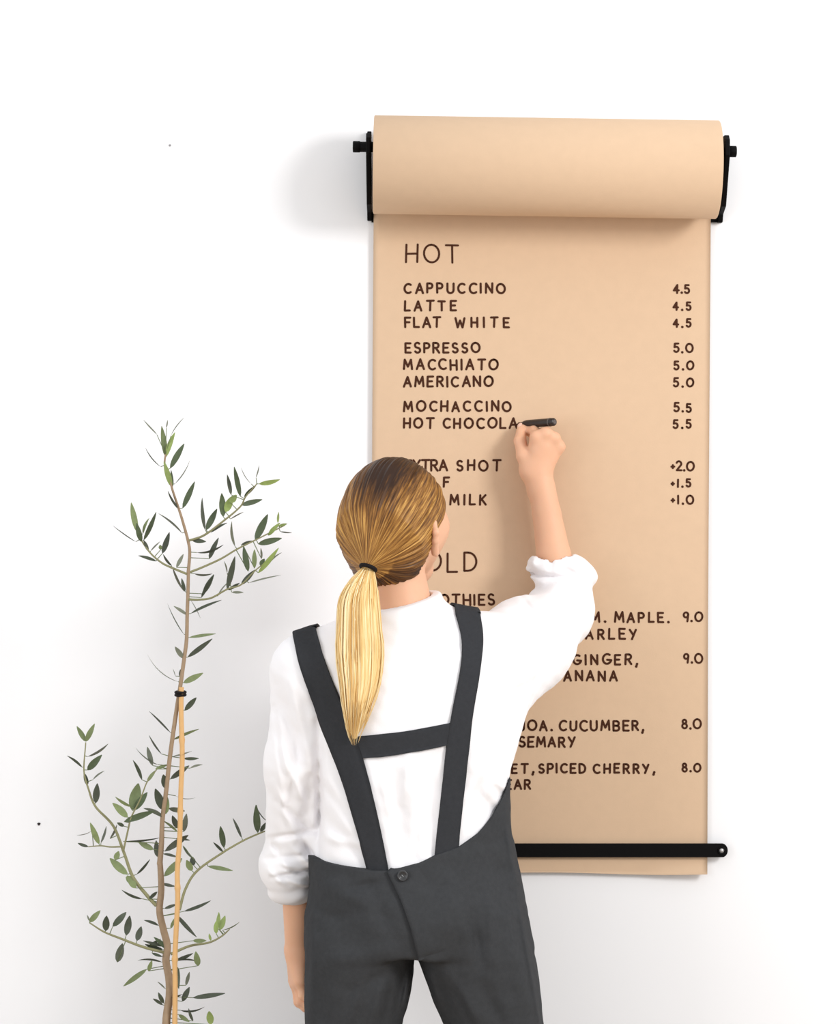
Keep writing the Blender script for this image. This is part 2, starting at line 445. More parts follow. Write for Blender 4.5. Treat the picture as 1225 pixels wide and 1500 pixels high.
# ------------------------------------------------------------------ smooth solids: fields and their skins
def smin(a, b, k):
    h = np.maximum(k-np.abs(a-b), 0)/k
    return np.minimum(a, b)-h*h*k*0.25
def smax(a, b, k): return -smin(-a, -b, k)
def segd(P, a, b):
    ba = b-a; t = np.clip(((P-a)@ba)/(ba@ba), 0, 1)
    return t, np.linalg.norm(P-a-t[:, None]*ba, axis=1)
class Cone:                                    # tapering limb between two joints
    def __init__(s, a, b, ra, rb, k=0.02):
        s.a, s.b, s.ra, s.rb, s.k = np.array(a), np.array(b), ra, rb, k
        r = max(ra, rb); s.lo = np.minimum(s.a, s.b)-r; s.hi = np.maximum(s.a, s.b)+r
    def __call__(s, P):
        t, d = segd(P, s.a, s.b); return d-(s.ra+t*(s.rb-s.ra))
class Ell:                                     # ellipsoid in a frame R (rows are its axes)
    def __init__(s, c, r, k=0.02, R=None):
        s.c, s.r, s.k, s.R = np.array(c), np.array(r), k, R; m = max(r); s.lo = s.c-m; s.hi = s.c+m
    def __call__(s, P):
        q = P-s.c
        if s.R is not None: q = q@s.R.T
        k0 = np.linalg.norm(q/s.r, axis=1); k1 = np.linalg.norm(q/(s.r**2), axis=1)+1e-9
        return k0*(k0-1)/k1
class Loft:                                    # upright body of elliptic sections: rows (z, cx, cy, rx, ry)
    def __init__(s, rows, k=0.02, e=2.0, cap=0.02):
        T = spline(sorted(rows, key=lambda r: r[0]), 160); T = T[np.argsort(T[:, 0])]
        s.T, s.k, s.e, s.cap = T, k, e, cap
        s.lo = np.array([(T[:, 1]-T[:, 3]).min(), (T[:, 2]-T[:, 4]).min(), T[0, 0]]); s.hi = np.array([(T[:, 1]+T[:, 3]).max(), (T[:, 2]+T[:, 4]).max(), T[-1, 0]])
    def __call__(s, P):
        T = s.T; z = np.clip(P[:, 2], T[0, 0], T[-1, 0])
        cx, cy, rx, ry = (np.interp(z, T[:, 0], T[:, i]) for i in (1, 2, 3, 4))
        x = np.abs(P[:, 0]-cx)/rx; y = np.abs(P[:, 1]-cy)/ry
        k0 = (x**s.e+y**s.e)**(1/s.e)+1e-9
        g = np.sqrt((x/rx)**2+(y/ry)**2)/np.sqrt(x*x+y*y+1e-12)
        d = (k0-1)/np.maximum(g, 1e-6)
        return smax(d, np.maximum(P[:, 2]-T[-1, 0], T[0, 0]-P[:, 2]), s.cap)
class Field:
    def __init__(s, prims, post=None): s.p = prims; s.post = post
    def __call__(s, P):
        d = np.full(len(P), 0.5)
        for q in s.p:
            mg = 0.07
            m = np.all((P > q.lo-mg) & (P < q.hi+mg), axis=1)
            if m.any(): d[m] = smin(d[m], q(P[m]), q.k)
        if s.post is not None: d = s.post(P, d)
        return d
    def box(s, mg=0.03):
        return np.min([q.lo for q in s.p], axis=0)-mg, np.max([q.hi for q in s.p], axis=0)+mg
def grad(f, P, e=0.0015):
    g = np.stack([f(P+np.eye(3)[i]*e)-f(P-np.eye(3)[i]*e) for i in range(3)], axis=1)/(2*e)
    return g
def skin(f, h, lo=None, hi=None, snap=2):
    """closed quad skin of the solid f<0 (surface nets on a grid of step h, refined only near the skin)"""
    b = f.box() if lo is None else (np.array(lo), np.array(hi))
    lo = b[0]; S = 4
    nc = np.ceil((b[1]-lo)/(h*S)).astype(int)+1
    gx = [lo[i]+np.arange(nc[i]+1)*h*S for i in range(3)]
    C = np.stack(np.meshgrid(*gx, indexing='ij'), -1).reshape(-1, 3)
    Fc = f(C).reshape(nc+1)
    A = np.abs(Fc) < 0.045
    act = np.zeros(nc, bool)
    for o in np.ndindex(2, 2, 2): act |= A[o[0]:o[0]+nc[0], o[1]:o[1]+nc[1], o[2]:o[2]+nc[2]]
    N = nc*S+1
    D = np.repeat(np.repeat(np.repeat(np.where(Fc[:-1, :-1, :-1] < 0, -1., 1.).astype(np.float32), S, 0), S, 1), S, 2)
    D = np.pad(D, ((0, 1),)*3, mode='edge')
    need = np.zeros(N, bool); ai = np.argwhere(act)*S
    for o in np.ndindex(S+1, S+1, S+1): need[ai[:, 0]+o[0], ai[:, 1]+o[1], ai[:, 2]+o[2]] = True
    I = np.argwhere(need)
    for a in range(0, len(I), 400000):
        J = I[a:a+400000]; D[J[:, 0], J[:, 1], J[:, 2]] = f(lo+J*h)
    Sg = D < 0
    cnt = np.zeros(N-1, np.uint8)
    for o in np.ndindex(2, 2, 2): cnt += Sg[o[0]:N[0]-1+o[0], o[1]:N[1]-1+o[1], o[2]:N[2]-1+o[2]]
    cell = np.argwhere((cnt > 0) & (cnt < 8))
    idx = np.full(N-1, -1, np.int32); idx[cell[:, 0], cell[:, 1], cell[:, 2]] = np.arange(len(cell))
    acc = np.zeros((len(cell), 3)); w = np.zeros(len(cell))
    for axis in range(3):
        for o in np.ndindex(2, 2):
            p = [0, 0, 0]; oth = [i for i in range(3) if i != axis]; p[oth[0]], p[oth[1]] = o
            q = list(p); q[axis] = 1
            a = D[cell[:, 0]+p[0], cell[:, 1]+p[1], cell[:, 2]+p[2]]; c = D[cell[:, 0]+q[0], cell[:, 1]+q[1], cell[:, 2]+q[2]]
            m = (a < 0) != (c < 0); t = np.where(m, a/np.where(m, a-c, 1), 0)
            pos = np.repeat(np.array(p, float)[None], len(cell), 0); pos[:, axis] = t
            acc[m] += pos[m]; w[m] += 1
    V = lo+(cell+acc/w[:, None])*h
    Fs = []
    for axis in range(3):
        sl = [slice(1, N[i]-1) for i in range(3)]; sl[axis] = slice(0, N[axis]-1); s2 = list(sl); s2[axis] = slice(1, N[axis])
        a = Sg[tuple(sl)]; c = Sg[tuple(s2)]
        E = np.argwhere(a != c); inside = a[E[:, 0], E[:, 1], E[:, 2]]
        off = np.array([1, 1, 1]); off[axis] = 0; E = E+off
        u, v = [(1, 2), (2, 0), (0, 1)][axis]
        def cid(du, dv):
            K = E.copy(); K[:, u] -= du; K[:, v] -= dv; return idx[K[:, 0], K[:, 1], K[:, 2]]
        q = np.stack([cid(1, 1), cid(0, 1), cid(0, 0), cid(1, 0)], 1)
        q[~inside] = q[~inside][:, ::-1]
        Fs.append(q)
    Fq = np.concatenate(Fs); Fq = Fq[(Fq >= 0).all(1)]
    for _ in range(snap):
        d = f(V); g = grad(f, V); V = V-np.clip(d/(np.maximum((g*g).sum(1), 0.25)), -h*0.5, h*0.5)[:, None]*g
    return V, Fq
def wob(P, freq, seed, n=6):
    r = np.random.RandomState(seed); s = np.zeros(len(P))
    for _ in range(n):
        k = r.normal(size=3); k = k/np.linalg.norm(k)*freq*r.uniform(.6, 1.5); s += np.sin(P@k+r.uniform(0, 6.28))
    return s/n**0.5
def folds(P, L, ymax):
    """soft creases of cloth on the side of the figure turned to the room: (a px, b px, height, width)"""
    s = np.zeros(len(P)); m = P[:, 1] < ymax
    Q = P[m][:, [0, 2]]; t = np.zeros(len(Q))
    for (a, b, A, w) in L:
        a = W(*a, .42)[[0, 2]]; b = W(*b, .42)[[0, 2]]
        u, d = segd(Q, a, b); t += A*np.exp(-(d/w)**2)*np.sin(np.pi*np.clip(.12+.76*u, 0, 1))
    s[m] = t
    return s
def cast(f, px, py, off, d0=0.62):
    """points where sight lines through photo pixels meet the solid f, lifted off it by 'off'"""
    px = np.asarray(px, float); py = np.asarray(py, float)
    C = np.array([0, CAM_Y, CAM_Z]); T = np.stack([W(a, b, 0.0) for a, b in zip(px, py)]); D = T-C
    D /= np.linalg.norm(D, axis=1)[:, None]; t = np.full(len(px), (-CAM_Y-d0))
    bt = t.copy(); bv = np.full(len(px), 9.0)
    for _ in range(90):
        v = f(C+D*t[:, None])-off; better = np.abs(v) < bv; bt = np.where(better, t, bt); bv = np.minimum(np.abs(v), bv)
        t = np.minimum(t+np.clip(v, -0.01, 0.02)*0.7, -CAM_Y)
    P = C+D*bt[:, None]; miss = bv > .0015
    if miss.any(): P[miss] = settle(f, P[miss], off)
    return P
def settle(f, P, off, n=25):
    P = np.array(P, float)
    for _ in range(n):
        d = f(P)-off; g = grad(f, P); P = P-np.clip(d, -.02, .02)[:, None]*g/np.maximum((g*g).sum(1), .3)[:, None]*0.8
    return P
def ribbon(f, rows, th, name, m, parent):
    """strap: rows of points lying on the solid, given thickness along the solid's normal"""
    R = np.array(rows); nr, nc = R.shape[:2]; P = R.reshape(-1, 3)
    g = grad(f, P, .004); g /= np.linalg.norm(g, axis=1)[:, None]+1e-9
    V = np.vstack([P+g*th*0.7, P-g*th*0.6]); o = nr*nc; F = []
    for i in range(nr-1):
        for j in range(nc-1):
            a = i*nc+j; F.append((a, a+1, a+nc+1, a+nc)); F.append((o+a, o+a+nc, o+a+nc+1, o+a+1))
        for j in (0, nc-1):
            a = i*nc+j; F.append((a, a+nc, o+a+nc, o+a))
    for j in range(nc-1):
        for i in (0, nr-1):
            a = i*nc+j; F.append((a, o+a, o+a+1, a+1))
    return obj(name, V, F, m, parent)

# ------------------------------------------------------------------ the woman writing the menu
person = thing('person', 'woman seen from behind in white shirt and charcoal overalls, writing on the paper menu', 'person', (0.0, -0.34, 0.0))
HC = W(577, 757, .315)
yaw, pit = math.radians(27), math.radians(9)
hf = np.array([math.sin(yaw)*math.cos(pit), math.cos(yaw)*math.cos(pit), math.sin(pit)])
hr = np.cross(hf, [0, 0, 1.0]); hr /= np.linalg.norm(hr); hu = np.cross(hr, hf)
HR = np.stack([hr, hf, hu])
def HL(s, f, u): return HC+s*hr+f*hf+u*hu
B = []
# head: skull, jaw, cheeks, brow, nose, lips, chin, ears
B += [Ell(HC, (.073, .092, .086), .02, HR), Cone(HL(0, .035, -.05), HL(0, .064, -.100), .056, .026, .03),
      Ell(HL(0, .050, -.020), (.060, .045, .07), .03, HR), Cone(HL(-.022, .083, .022), HL(.022, .083, .022), .013, .013, .02),
      Cone(HL(0, .094, .008), HL(0, .108, -.034), .007, .0105, .012), Cone(HL(-.010, .097, -.036), HL(.010, .097, -.036), .007, .007, .008),
      Ell(HL(0, .090, -.062), (.022, .010, .006), .008, HR), Ell(HL(0, .089, -.073), (.018, .010, .006), .006, HR),
      Ell(HL(.0, .078, -.100), (.02, .018, .016), .02, HR),
      Ell(HL(.034, .074, -.03), (.02, .018, .02), .03, HR), Ell(HL(-.034, .074, -.03), (.02, .018, .02), .03, HR)]
for s_ in (-1, 1):
    e = HL(s_*.085, -.008, -.034)
    B += [Cone(HL(s_*.079, -.014, -.008), HL(s_*.088, -.024, -.022), .0052, .0052, .004), Cone(HL(s_*.088, -.024, -.022), HL(s_*.085, -.022, -.036), .0052, .005, .004), Cone(HL(s_*.085, -.022, -.036), HL(s_*.078, -.012, -.058), .005, .006, .004),
          Cone(HL(s_*.079, -.014, -.008), HL(s_*.074, .000, -.020), .005, .005, .006), Ell(HL(s_*.076, -.010, -.034), (.004, .013, .024), .005, HR)]
NB = W(594, 915, .335)
B += [Cone(HL(0, -.02, -.06), NB, .050, .049, .02)]
# trunk under the clothes
J = lambda x, y, d: W(x, y, d)
def rows(tab):
    out = []
    for (y, xl, xr, ry, dc) in tab:
        a = W(xl, y, dc); b = W(xr, y, dc); out.append((a[2], (a[0]+b[0])/2, a[1], (b[0]-a[0])/2, ry))
    return out
B += [Loft(rows([(925, 500, 680, .07, .33), (980, 478, 705, .085, .33), (1060, 485, 700, .09, .33), (1150, 500, 695, .08, .335), (1250, 490, 715, .09, .34),
                 (1330, 475, 745, .11, .345), (1385, 475, 755, .10, .345)]), .03),
      Cone(NB, J(452, 1000, .335), .047, .034, .02), Cone(NB, J(690, 985, .315), .047, .040, .02)]
# raised right arm
RS, RE, RW = J(700, 985, .31), J(832, 892, .092), J(790, 694, .064)
B += [Cone(RS, RE, .040, .036, .01), Cone(RE, J(811, 812, .078), .037, .0300, .003), Cone(J(811, 812, .078), J(801, 752, .070), .0300, .0252, .003),
      Cone(J(801, 752, .070), RW, .0252, .0222, .003)]
Wp = J(781, 697, .064)
B += [Cone(J(790, 715, .064), J(783, 688, .064), .0165, .0155, .02)]
mcp = [J(786, 641, .079), J(800, 636, .080), J(812, 643, .073), J(819, 655, .064)]
for q, r0 in zip(mcp, (.0125, .0128, .0122, .0115)):
    B.append(Cone(RW+(q-RW)*.08, q, .0160, r0*.9, .010)); B.append(Ell(q+np.array([0, -.004, .001]), (.0095, .0095, .0095), .008))
B.append(Cone(J(775, 690, .066), J(792, 655, .070), .0165, .0165, .014))
fing = [[mcp[0], J(783, 631, .052), J(773, 630, .034), J(767, 626, .0255)], [mcp[1], J(796, 634, .046), J(782, 637, .030), J(773, 633, .0255)],
        [mcp[2], J(808, 645, .040), J(794, 649, .026), J(785, 650, .031)], [mcp[3], J(815, 660, .036), J(803, 664, .025), J(795, 664, .031)]]
for i, c in enumerate(fing):
    r = [.0098, .0100, .0094, .0084][i]
    for j in range(3): B.append(Cone(c[j], c[j+1], r*(1-.11*j), r*(1-.11*(j+1)), .004))
th = [J(781, 692, .066), J(767, 668, .066), J(762, 646, .054), J(764, 628, .036)]
for j, r in enumerate((.0155, .0120, .0104)): B.append(Cone(th[j], th[j+1], r, (.0120, .0104, .0082)[j], .010 if j == 0 else .005))
# left arm hanging, hand half hidden beyond the leg
LS, LE, LW = J(446, 1000, .335), J(431, 1130, .345), J(436, 1392, .262)
B += [Cone(LS, LE, .038, .030, .01), Cone(LE, J(434, 1250, .300), .030, .027, .004), Cone(J(434, 1250, .300), LW, .027, .0205, .004)]
lm = [J(432, 1436, .232), J(434, 1441, .248), J(437, 1441, .264), J(440, 1437, .278)]
for q in lm: B.append(Cone(LW, q, .0165, .0115, .010))
lf = [[lm[0], J(437, 1463, .232), J(446, 1472, .242), J(452, 1466, .248)], [lm[1], J(438, 1468, .250), J(448, 1476, .256), J(456, 1468, .26)],
      [lm[2], J(441, 1466, .266), J(451, 1473, .270), J(458, 1465, .272)], [lm[3], J(444, 1458, .280), J(452, 1464, .282), J(458, 1457, .284)]]
for i, c in enumerate(lf):
    r = [.0088, .0092, .0088, .0078][i]
    for j in range(3): B.append(Cone(c[j], c[j+1], r*(1-.1*j), r*(1-.1*(j+1)), .004))
lt = [LW+np.array([.004, .012, -.012]), J(442, 1420, .218), J(446, 1440, .212), J(450, 1452, .216)]
for j, r in enumerate((.015, .0112, .0098)): B.append(Cone(lt[j], lt[j+1], r, (.0112, .0098, .0078)[j], .01 if j == 0 else .005))
# legs
for hx, kx, fx in ((523, 518, 520), (708, 738, 742)):
    hip = J(hx, 1385, .345); kn = J(kx, 1640, .335); an = np.array([J(fx, 2050, .34)[0], -.345, .09])
    B += [Cone(hip, kn, .066, .050, .03), Cone(kn, (kn*.6+an*.4)+np.array([0, -.012, 0]), .05, .047, .02), Cone((kn*.6+an*.4)+np.array([0, -.012, 0]), an, .047, .034, .02),
          Cone(an, an+np.array([0, .13, -.055]), .036, .028, .03)]
body_f = Field(B)
V, F = skin(body_f, .003)
obj('body', V, F, M['skin'], person)
# face: eyes and brows
for s_ in (-1, 1):
    for nm, r, off, mm in (('eye', .0105, .0, 'eye'), ('iris', .0058, .0062, 'iris')):
        c = HL(s_*.030, .079+off, -.001); Vv = []; Ff = []
        for i in range(9):
            for k in range(14):
                a = math.pi*i/8; q = 2*math.pi*k/14
                Vv.append(c+r*(math.sin(a)*math.cos(q)*hr+math.sin(a)*math.sin(q)*hf+math.cos(a)*hu))
        for i in range(8):
            for k in range(14): Ff.append((i*14+k, (i+1)*14+k, (i+1)*14+(k+1) % 14, i*14+(k+1) % 14))
        obj(nm, Vv, Ff, M[mm], person)
    m = MB(); m.tube([HL(s_*.014, .096, .020), HL(s_*.028, .095, .026), HL(s_*.042, .086, .022)], [.0028, .003, .0012], 8); m.build('eyebrow', M['brow'], person)
# thumb and finger nails of the writing hand
for c, r in ((th, .0082), (fing[0], .0076)):
    tip, pre = c[-1], c[-2]; dr = (tip-pre)/np.linalg.norm(tip-pre)
    back = np.array([-.6, -.8, .1]); back -= dr*(back@dr); back /= np.linalg.norm(back); sd = np.cross(dr, back)
    Vv = []; Ff = []
    for i in range(6):
        for j in range(5):
            a = (i/5-.35)*.011; b = (j-2)/2*.0052
            Vv.append(tip+dr*a+sd*b+back*(r*1.03-(b/.0052)**2*.0022-max(0, a)**2*18))
    for i in range(5):
        for j in range(4): Ff.append((i*5+j, i*5+j+1, i*5+j+6, i*5+j+5))
    obj('fingernail', Vv, Ff, M['nail'], person)

# shirt -----------------------------------------------------------------
torso = Loft(rows([(912, 520, 655, .060, .335), (938, 470, 692, .080, .338), (960, 446, 728, .098, .340), (1000, 438, 745, .110, .340), (1040, 444, 750, .116, .340), (1090, 452, 749, .116, .340),
                   (1150, 459, 741, .114, .342), (1210, 461, 742, .114, .342), (1262, 460, 747, .115, .342), (1335, 472, 742, .110, .342)]), .035, 2.3, .03)
RC0 = J(823, 838, .080)
ca = math.radians(9); cuffR = np.stack([[math.cos(ca), 0, -math.sin(ca)], [0, 1, 0], [math.sin(ca), 0, math.cos(ca)]])
S = [torso, Cone(J(590, 928, .345), J(452, 976, .338), .064, .050, .04), Cone(J(600, 936, .342), J(710, 956, .312), .062, .060, .04),
     # right sleeve, loose to the elbow
     Cone(J(690, 985, .320), J(770, 943, .190), .078, .068, .05), Cone(J(770, 943, .190), J(819, 900, .105), .068, .054, .05), Cone(J(819, 900, .105), J(822, 866, .088), .054, .052, .03),
     Cone(J(710, 1035, .31), J(776, 950, .18), .050, .042, .06),
     Ell(RC0, (.0630, .049, .0330), .006, cuffR), Cone(J(802, 830, .080), J(838, 832, .080), .024, .024, .01),
     # left sleeve
     Cone(J(449, 992, .338), J(431, 1120, .342), .053, .044, .05), Cone(J(431, 1120, .342), J(428, 1215, .312), .044, .044, .03),
     Ell(J(421, 1268, .300), (.0475, .050, .053), .018), Ell(J(427, 1306, .290), (.040, .044, .022), .008),
     # band collar
     Cone(J(596, 915, .345), J(598, 876, .333), .066, .0555, .02)]
SF = [((770, 1050), (745, 1150), .005, .012), ((700, 1160), (735, 1205), -.004, .010), ((690, 1100), (725, 1170), .004, .016), ((640, 930), (560, 1000), -.003, .02),
      ((600, 1110), (620, 1250), .005, .015), ((635, 1110), (628, 1240), -.007, .012), ((575, 1130), (590, 1250), -.005, .014), ((470, 1120), (530, 1250), .004, .016),
      ((405, 1010), (440, 1120), -.005, .012), ((425, 1000), (452, 1130), .005, .010), ((405, 1060), (418, 1190), .005, .010), ((455, 1130), (440, 1230), -.006, .010),
      ((440, 1060), (415, 1230), -.004, .009), ((466, 1060), (466, 1262), -.009, .008), ((730, 920), (742, 960), -.004, .010), ((745, 905), (765, 930), .004, .010),
      ((790, 880), (825, 862), -.006, .007), ((782, 862), (800, 868), -.009, .006), ((800, 895), (850, 880), .005, .008), ((795, 910), (850, 905), -.005, .009),
      ((830, 930), (790, 980), .004, .012), ((700, 1000), (760, 1010), -.003, .015), ((520, 1100), (560, 1240), .004, .02), ((480, 1200), (540, 1262), -.005, .012),
      ((600, 960), (650, 1020), .003, .02), ((485, 1000), (500, 1060), -.003, .015),
      ((398, 1040), (420, 1180), -.004, .006), ((412, 1100), (446, 1190), .004, .006), ((404, 1180), (450, 1225), -.005, .006), ((398, 1150), (430, 1235), .004, .006),
      ((455, 985), (470, 1080), -.004, .008), ((470, 1150), (515, 1200), -.003, .008), ((475, 1225), (535, 1235), .004, .008), ((600, 1105), (590, 1170), .004, .008),
      ((618, 1120), (608, 1250), -.004, .007), ((560, 1130), (575, 1200), .004, .008), ((590, 985), (640, 935), .003, .010), ((600, 1050), (655, 1010), -.003, .010),
      ((715, 1120), (690, 1200), -.005, .008), ((725, 1140), (742, 1160), .004, .007), ((755, 985), (790, 950), -.004, .008), ((745, 1010), (790, 990), .004, .008),
      ((820, 885), (862, 905), -.005, .006), ((835, 915), (858, 935), .004, .007), ((775, 885), (790, 905), -.004, .006),
      # rolled left cuff
      ((392, 1238), (456, 1226), -.006, .005), ((384, 1270), (452, 1262), -.004, .005), ((395, 1296), (462, 1286), -.007, .0045), ((398, 1258), (425, 1290), .005, .006),
      ((425, 1250), (452, 1278), .004, .006), ((395, 1245), (410, 1275), -.005, .005), ((410, 1280), (440, 1292), -.005, .004), ((388, 1285), (412, 1306), .004, .005), ((440, 1240), (448, 1262), -.005, .005), ((420, 1300), (452, 1312), .004, .004),
      # rolled right cuff
      ((775, 846), (872, 858), -.007, .005), ((800, 818), (790, 842), .004, .006), ((846, 822), (868, 846), .004, .007), ((785, 832), (805, 852), -.004, .005), ((825, 816), (822, 845), -.003, .006), ((835, 838), (866, 850), -.004, .005)]
collar_n = np.array([-.23, -.14, 1.0]); collar_n /= np.linalg.norm(collar_n)
cpt = W(598, 879, .345)
neck_hole = Cone(NB, HL(0, -.02, -.06), .0525, .0535)
fore_hole = Cone(J(815, 838, .080), J(803, 760, .071), .036, .036)
lfore_hole = Cone(J(433, 1302, .284), J(436, 1390, .262), .0285, .028)
def shirt_post(P, d):
    d = d-1.35*folds(P, SF, -.06)-.0012*wob(P*np.array([1, 1, .5]), 70, 4)-.0005*wob(P, 190, 9)
    zt = (P-cpt)@collar_n
    nr = np.hypot(P[:, 0]-cpt[0], P[:, 1]-cpt[1]) < .085
    d = np.where(nr, smax(d, zt, .006), d)
    for hole, lim in ((neck_hole, P[:, 2] > W(0, 912, .34)[2]), (fore_hole, (P[:, 2] > W(0, 834, .08)[2]) & (P[:, 1] > -.14)), (lfore_hole, (P[:, 2] < W(0, 1306, .28)[2]) & (P[:, 0] < W(458, 1300, .28)[0]))):
        h = hole(P); d = np.where(lim, np.maximum(d, -h), d)
    return np.maximum(d, P[:, 1]+.022)
shirt_f = Field(S, shirt_post)
V, F = skin(shirt_f, .0028)
shirt = obj('shirt', V, F, M['shirt'], person)

# overalls -------------------------------------------------------------
class Off:
    def __init__(s, q, o, k): s.q, s.o, s.k, s.lo, s.hi = q, o, k, q.lo-o, q.hi+o
    def __call__(s, P): return s.q(P)-s.o
pelvis = Loft(rows([(1225, 459, 751, .121, .344), (1262, 456, 757, .128, .346), (1330, 449.5, 771, .142, .352), (1386, 448, 780, .138, .350)]), .008, 2.3, .012)
lleg = Loft(rows([(1330, 452, 600, .11, .350), (1380, 447.5, 609, .130, .350), (1440, 447, 603, .122, .348), (1500, 447, 590, .112, .345), (1560, 447, 582, .105, .343), (1700, 448, 582, .096, .340), (1850, 449, 590, .094, .340), (2035, 447, 596, .095, .340)]), .012, 2.4, .01)
rleg = Loft(rows([(1330, 625, 768, .11, .350), (1380, 607, 779, .130, .350), (1440, 628, 788, .122, .348), (1500, 650, 797, .112, .345), (1560, 662, 804, .105, .343), (1700, 676, 814, .096, .340), (1850, 680, 822, .094, .340), (2035, 680, 830, .095, .340)]), .012, 2.4, .01)
TL = np.array([(430, 1262), (455, 1263), (500, 1268), (548, 1272), (585, 1272), (610, 1263), (640, 1249), (672, 1239), (700, 1221), (722, 1198), (738, 1172), (748, 1150), (770, 1120), (800, 1110)], float)
TLw = np.array([W(a, b, .44)[[0, 2]] for a, b in TL])
BF = np.array([(430, 1262), (472, 1262), (492, 1130), (500, 1060), (705, 1060), (735, 1130), (760, 1130), (800, 1130)], float)
BFw = np.array([W(a, b, .25)[[0, 2]] for a, b in BF])
OF = [((690, 1330), (705, 1410), -.006, .010), ((668, 1300), (690, 1380), .004, .014), ((560, 1320), (470, 1290), .004, .014), ((520, 1330), (470, 1345), -.003, .012), ((590, 1380), (480, 1398), .003, .014),
      ((582, 1412), (520, 1440), -.003, .012), ((600, 1405), (575, 1490), -.003, .010), ((640, 1400), (700, 1490), .004, .014), ((720, 1260), (745, 1320), -.003, .012), ((560, 1430), (545, 1498), .004, .010),
      ((740, 1340), (770, 1470), .004, .016), ((700, 1420), (735, 1500), -.004, .012), ((470, 1440), (480, 1500), -.003, .012), ((655, 1290), (655, 1370), .003, .012), ((545, 1290), (575, 1360), -.004, .012),
      ((630, 1420), (650, 1490), .004, .006), ((600, 1420), (588, 1490), .004, .006), ((575, 1430), (562, 1495), -.003, .006), ((740, 1200), (757, 1300), .003, .005), ((757, 1310), (790, 1495), .003, .004),
      ((715, 1300), (722, 1400), .003, .008), ((530, 1430), (510, 1500), .003, .007), ((460, 1330), (456, 1500), .002, .006), ((500, 1300), (560, 1285), -.003, .007), ((660, 1430), (690, 1495), -.003, .007)]
def over_post(P, d):
    d = d-1.5*folds(P, OF, -.33)-.0014*wob(P*np.array([1, 1, .7]), 70, 21)-.0005*wob(P*np.array([1, 1, .6]), 240, 5)
    w = np.clip((P[:, 1]+.36)/.06, 0, 1)
    top = np.interp(P[:, 0], TLw[:, 0], TLw[:, 1])*(1-w)+np.interp(P[:, 0], BFw[:, 0], BFw[:, 1])*w
    e = .003; up_ = np.interp(P[:, 0]+e, TLw[:, 0], TLw[:, 1])*(1-w)+np.interp(P[:, 0]+e, BFw[:, 0], BFw[:, 1])*w
    return np.maximum(d, (P[:, 2]-top)/np.sqrt(1+((up_-top)/e)**2))
over_f = Field([Off(torso, .0075, .03), pelvis, lleg, rleg], over_post)
V, F = skin(over_f, .0025)
overalls = obj('overalls', V, F, M['denim'], person)
# straps over the shoulders, following the shirt
both = Field(S, lambda P, d: np.minimum(shirt_post(P, d), over_f(P)+.001))
def strap(outer, inner, front, name='strap'):
    n = 44; a = spline(outer, n); b = spline(inner, n); nc = 7; rws = []
    pxs = np.array([[a[i]*(1-t)+b[i]*t for t in np.linspace(0, 1, nc)] for i in range(n)])
    P = cast(shirt_f, pxs[..., 0].ravel(), pxs[..., 1].ravel(), .0035).reshape(n, nc, 3)
    # smooth the drape a little so the strap bridges the finest creases
    for _ in range(3): P[1:-1] = (P[:-2]+2*P[1:-1]+P[2:])/4
    # on over the shoulder to the bib
    c0 = P[0].mean(0); wv = (P[0, -1]-P[0, 0]); wl = np.linalg.norm(wv); wv = np.array([math.copysign(wl, wv[0]), 0, 0])
    fr = spline([c0]+[np.array(q) for q in front], 26)[1:]
    ext = np.array([[q+wv*(t-.5) for t in np.linspace(0, 1, nc)] for q in fr])
    ext = settle(shirt_f, ext.reshape(-1, 3), .0035).reshape(ext.shape)
    R = np.concatenate([ext[::-1], P])
    ribbon(shirt_f, R, .0032, name, M['denim_strap'], overalls)
strap([(430, 934), (439, 975), (458, 1030), (480, 1088), (500, 1140), (515, 1190), (529, 1240), (540, 1284)],
      [(462, 917), (475, 965), (496, 1020), (519, 1075), (536, 1125), (550, 1180), (562, 1235), (571, 1284)],
      [J(452, 925, .315), J(462, 960, .25), J(490, 1020, .225), J(510, 1090, .22)])
strap([(703, 898), (708, 938), (702, 990), (692, 1050), (686, 1110), (680, 1160), (674, 1215), (671, 1262)],
      [(668, 899), (677, 938), (674, 985), (661, 1050), (652, 1110), (645, 1180), (638, 1240), (636, 1262)],
      [J(680, 893, .325), J(672, 915, .285), J(662, 965, .245), J(660, 1030, .225), J(660, 1090, .22)])
def patch(top, bot, nr, nc, off, name, edge=None):
    a = spline(top, nc); b = spline(bot, nc)
    px = np.array([[a[j]*(1-t)+b[j]*t for j in range(nc)] for t in np.linspace(0, 1, nr)])
    offs = np.broadcast_to(off(np.linspace(0, 1, nr)[:, None], np.linspace(0, 1, nc)[None, :]), (nr, nc))
    P = np.array([cast(both, px[i, :, 0], px[i, :, 1], 0) for i in range(nr)])
    g = grad(both, P.reshape(-1, 3), .004); g /= np.linalg.norm(g, axis=1)[:, None]
    P = P+g.reshape(P.shape)*offs[..., None]
    return ribbon(both, P, .0028, name, M['denim_strap'], overalls)
patch([(518, 1079), (560, 1075), (600, 1070), (664, 1058)], [(530, 1111), (565, 1108), (600, 1103), (660, 1090)], 7, 30, lambda u, v: .0032+0*u*v, 'cross_strap')
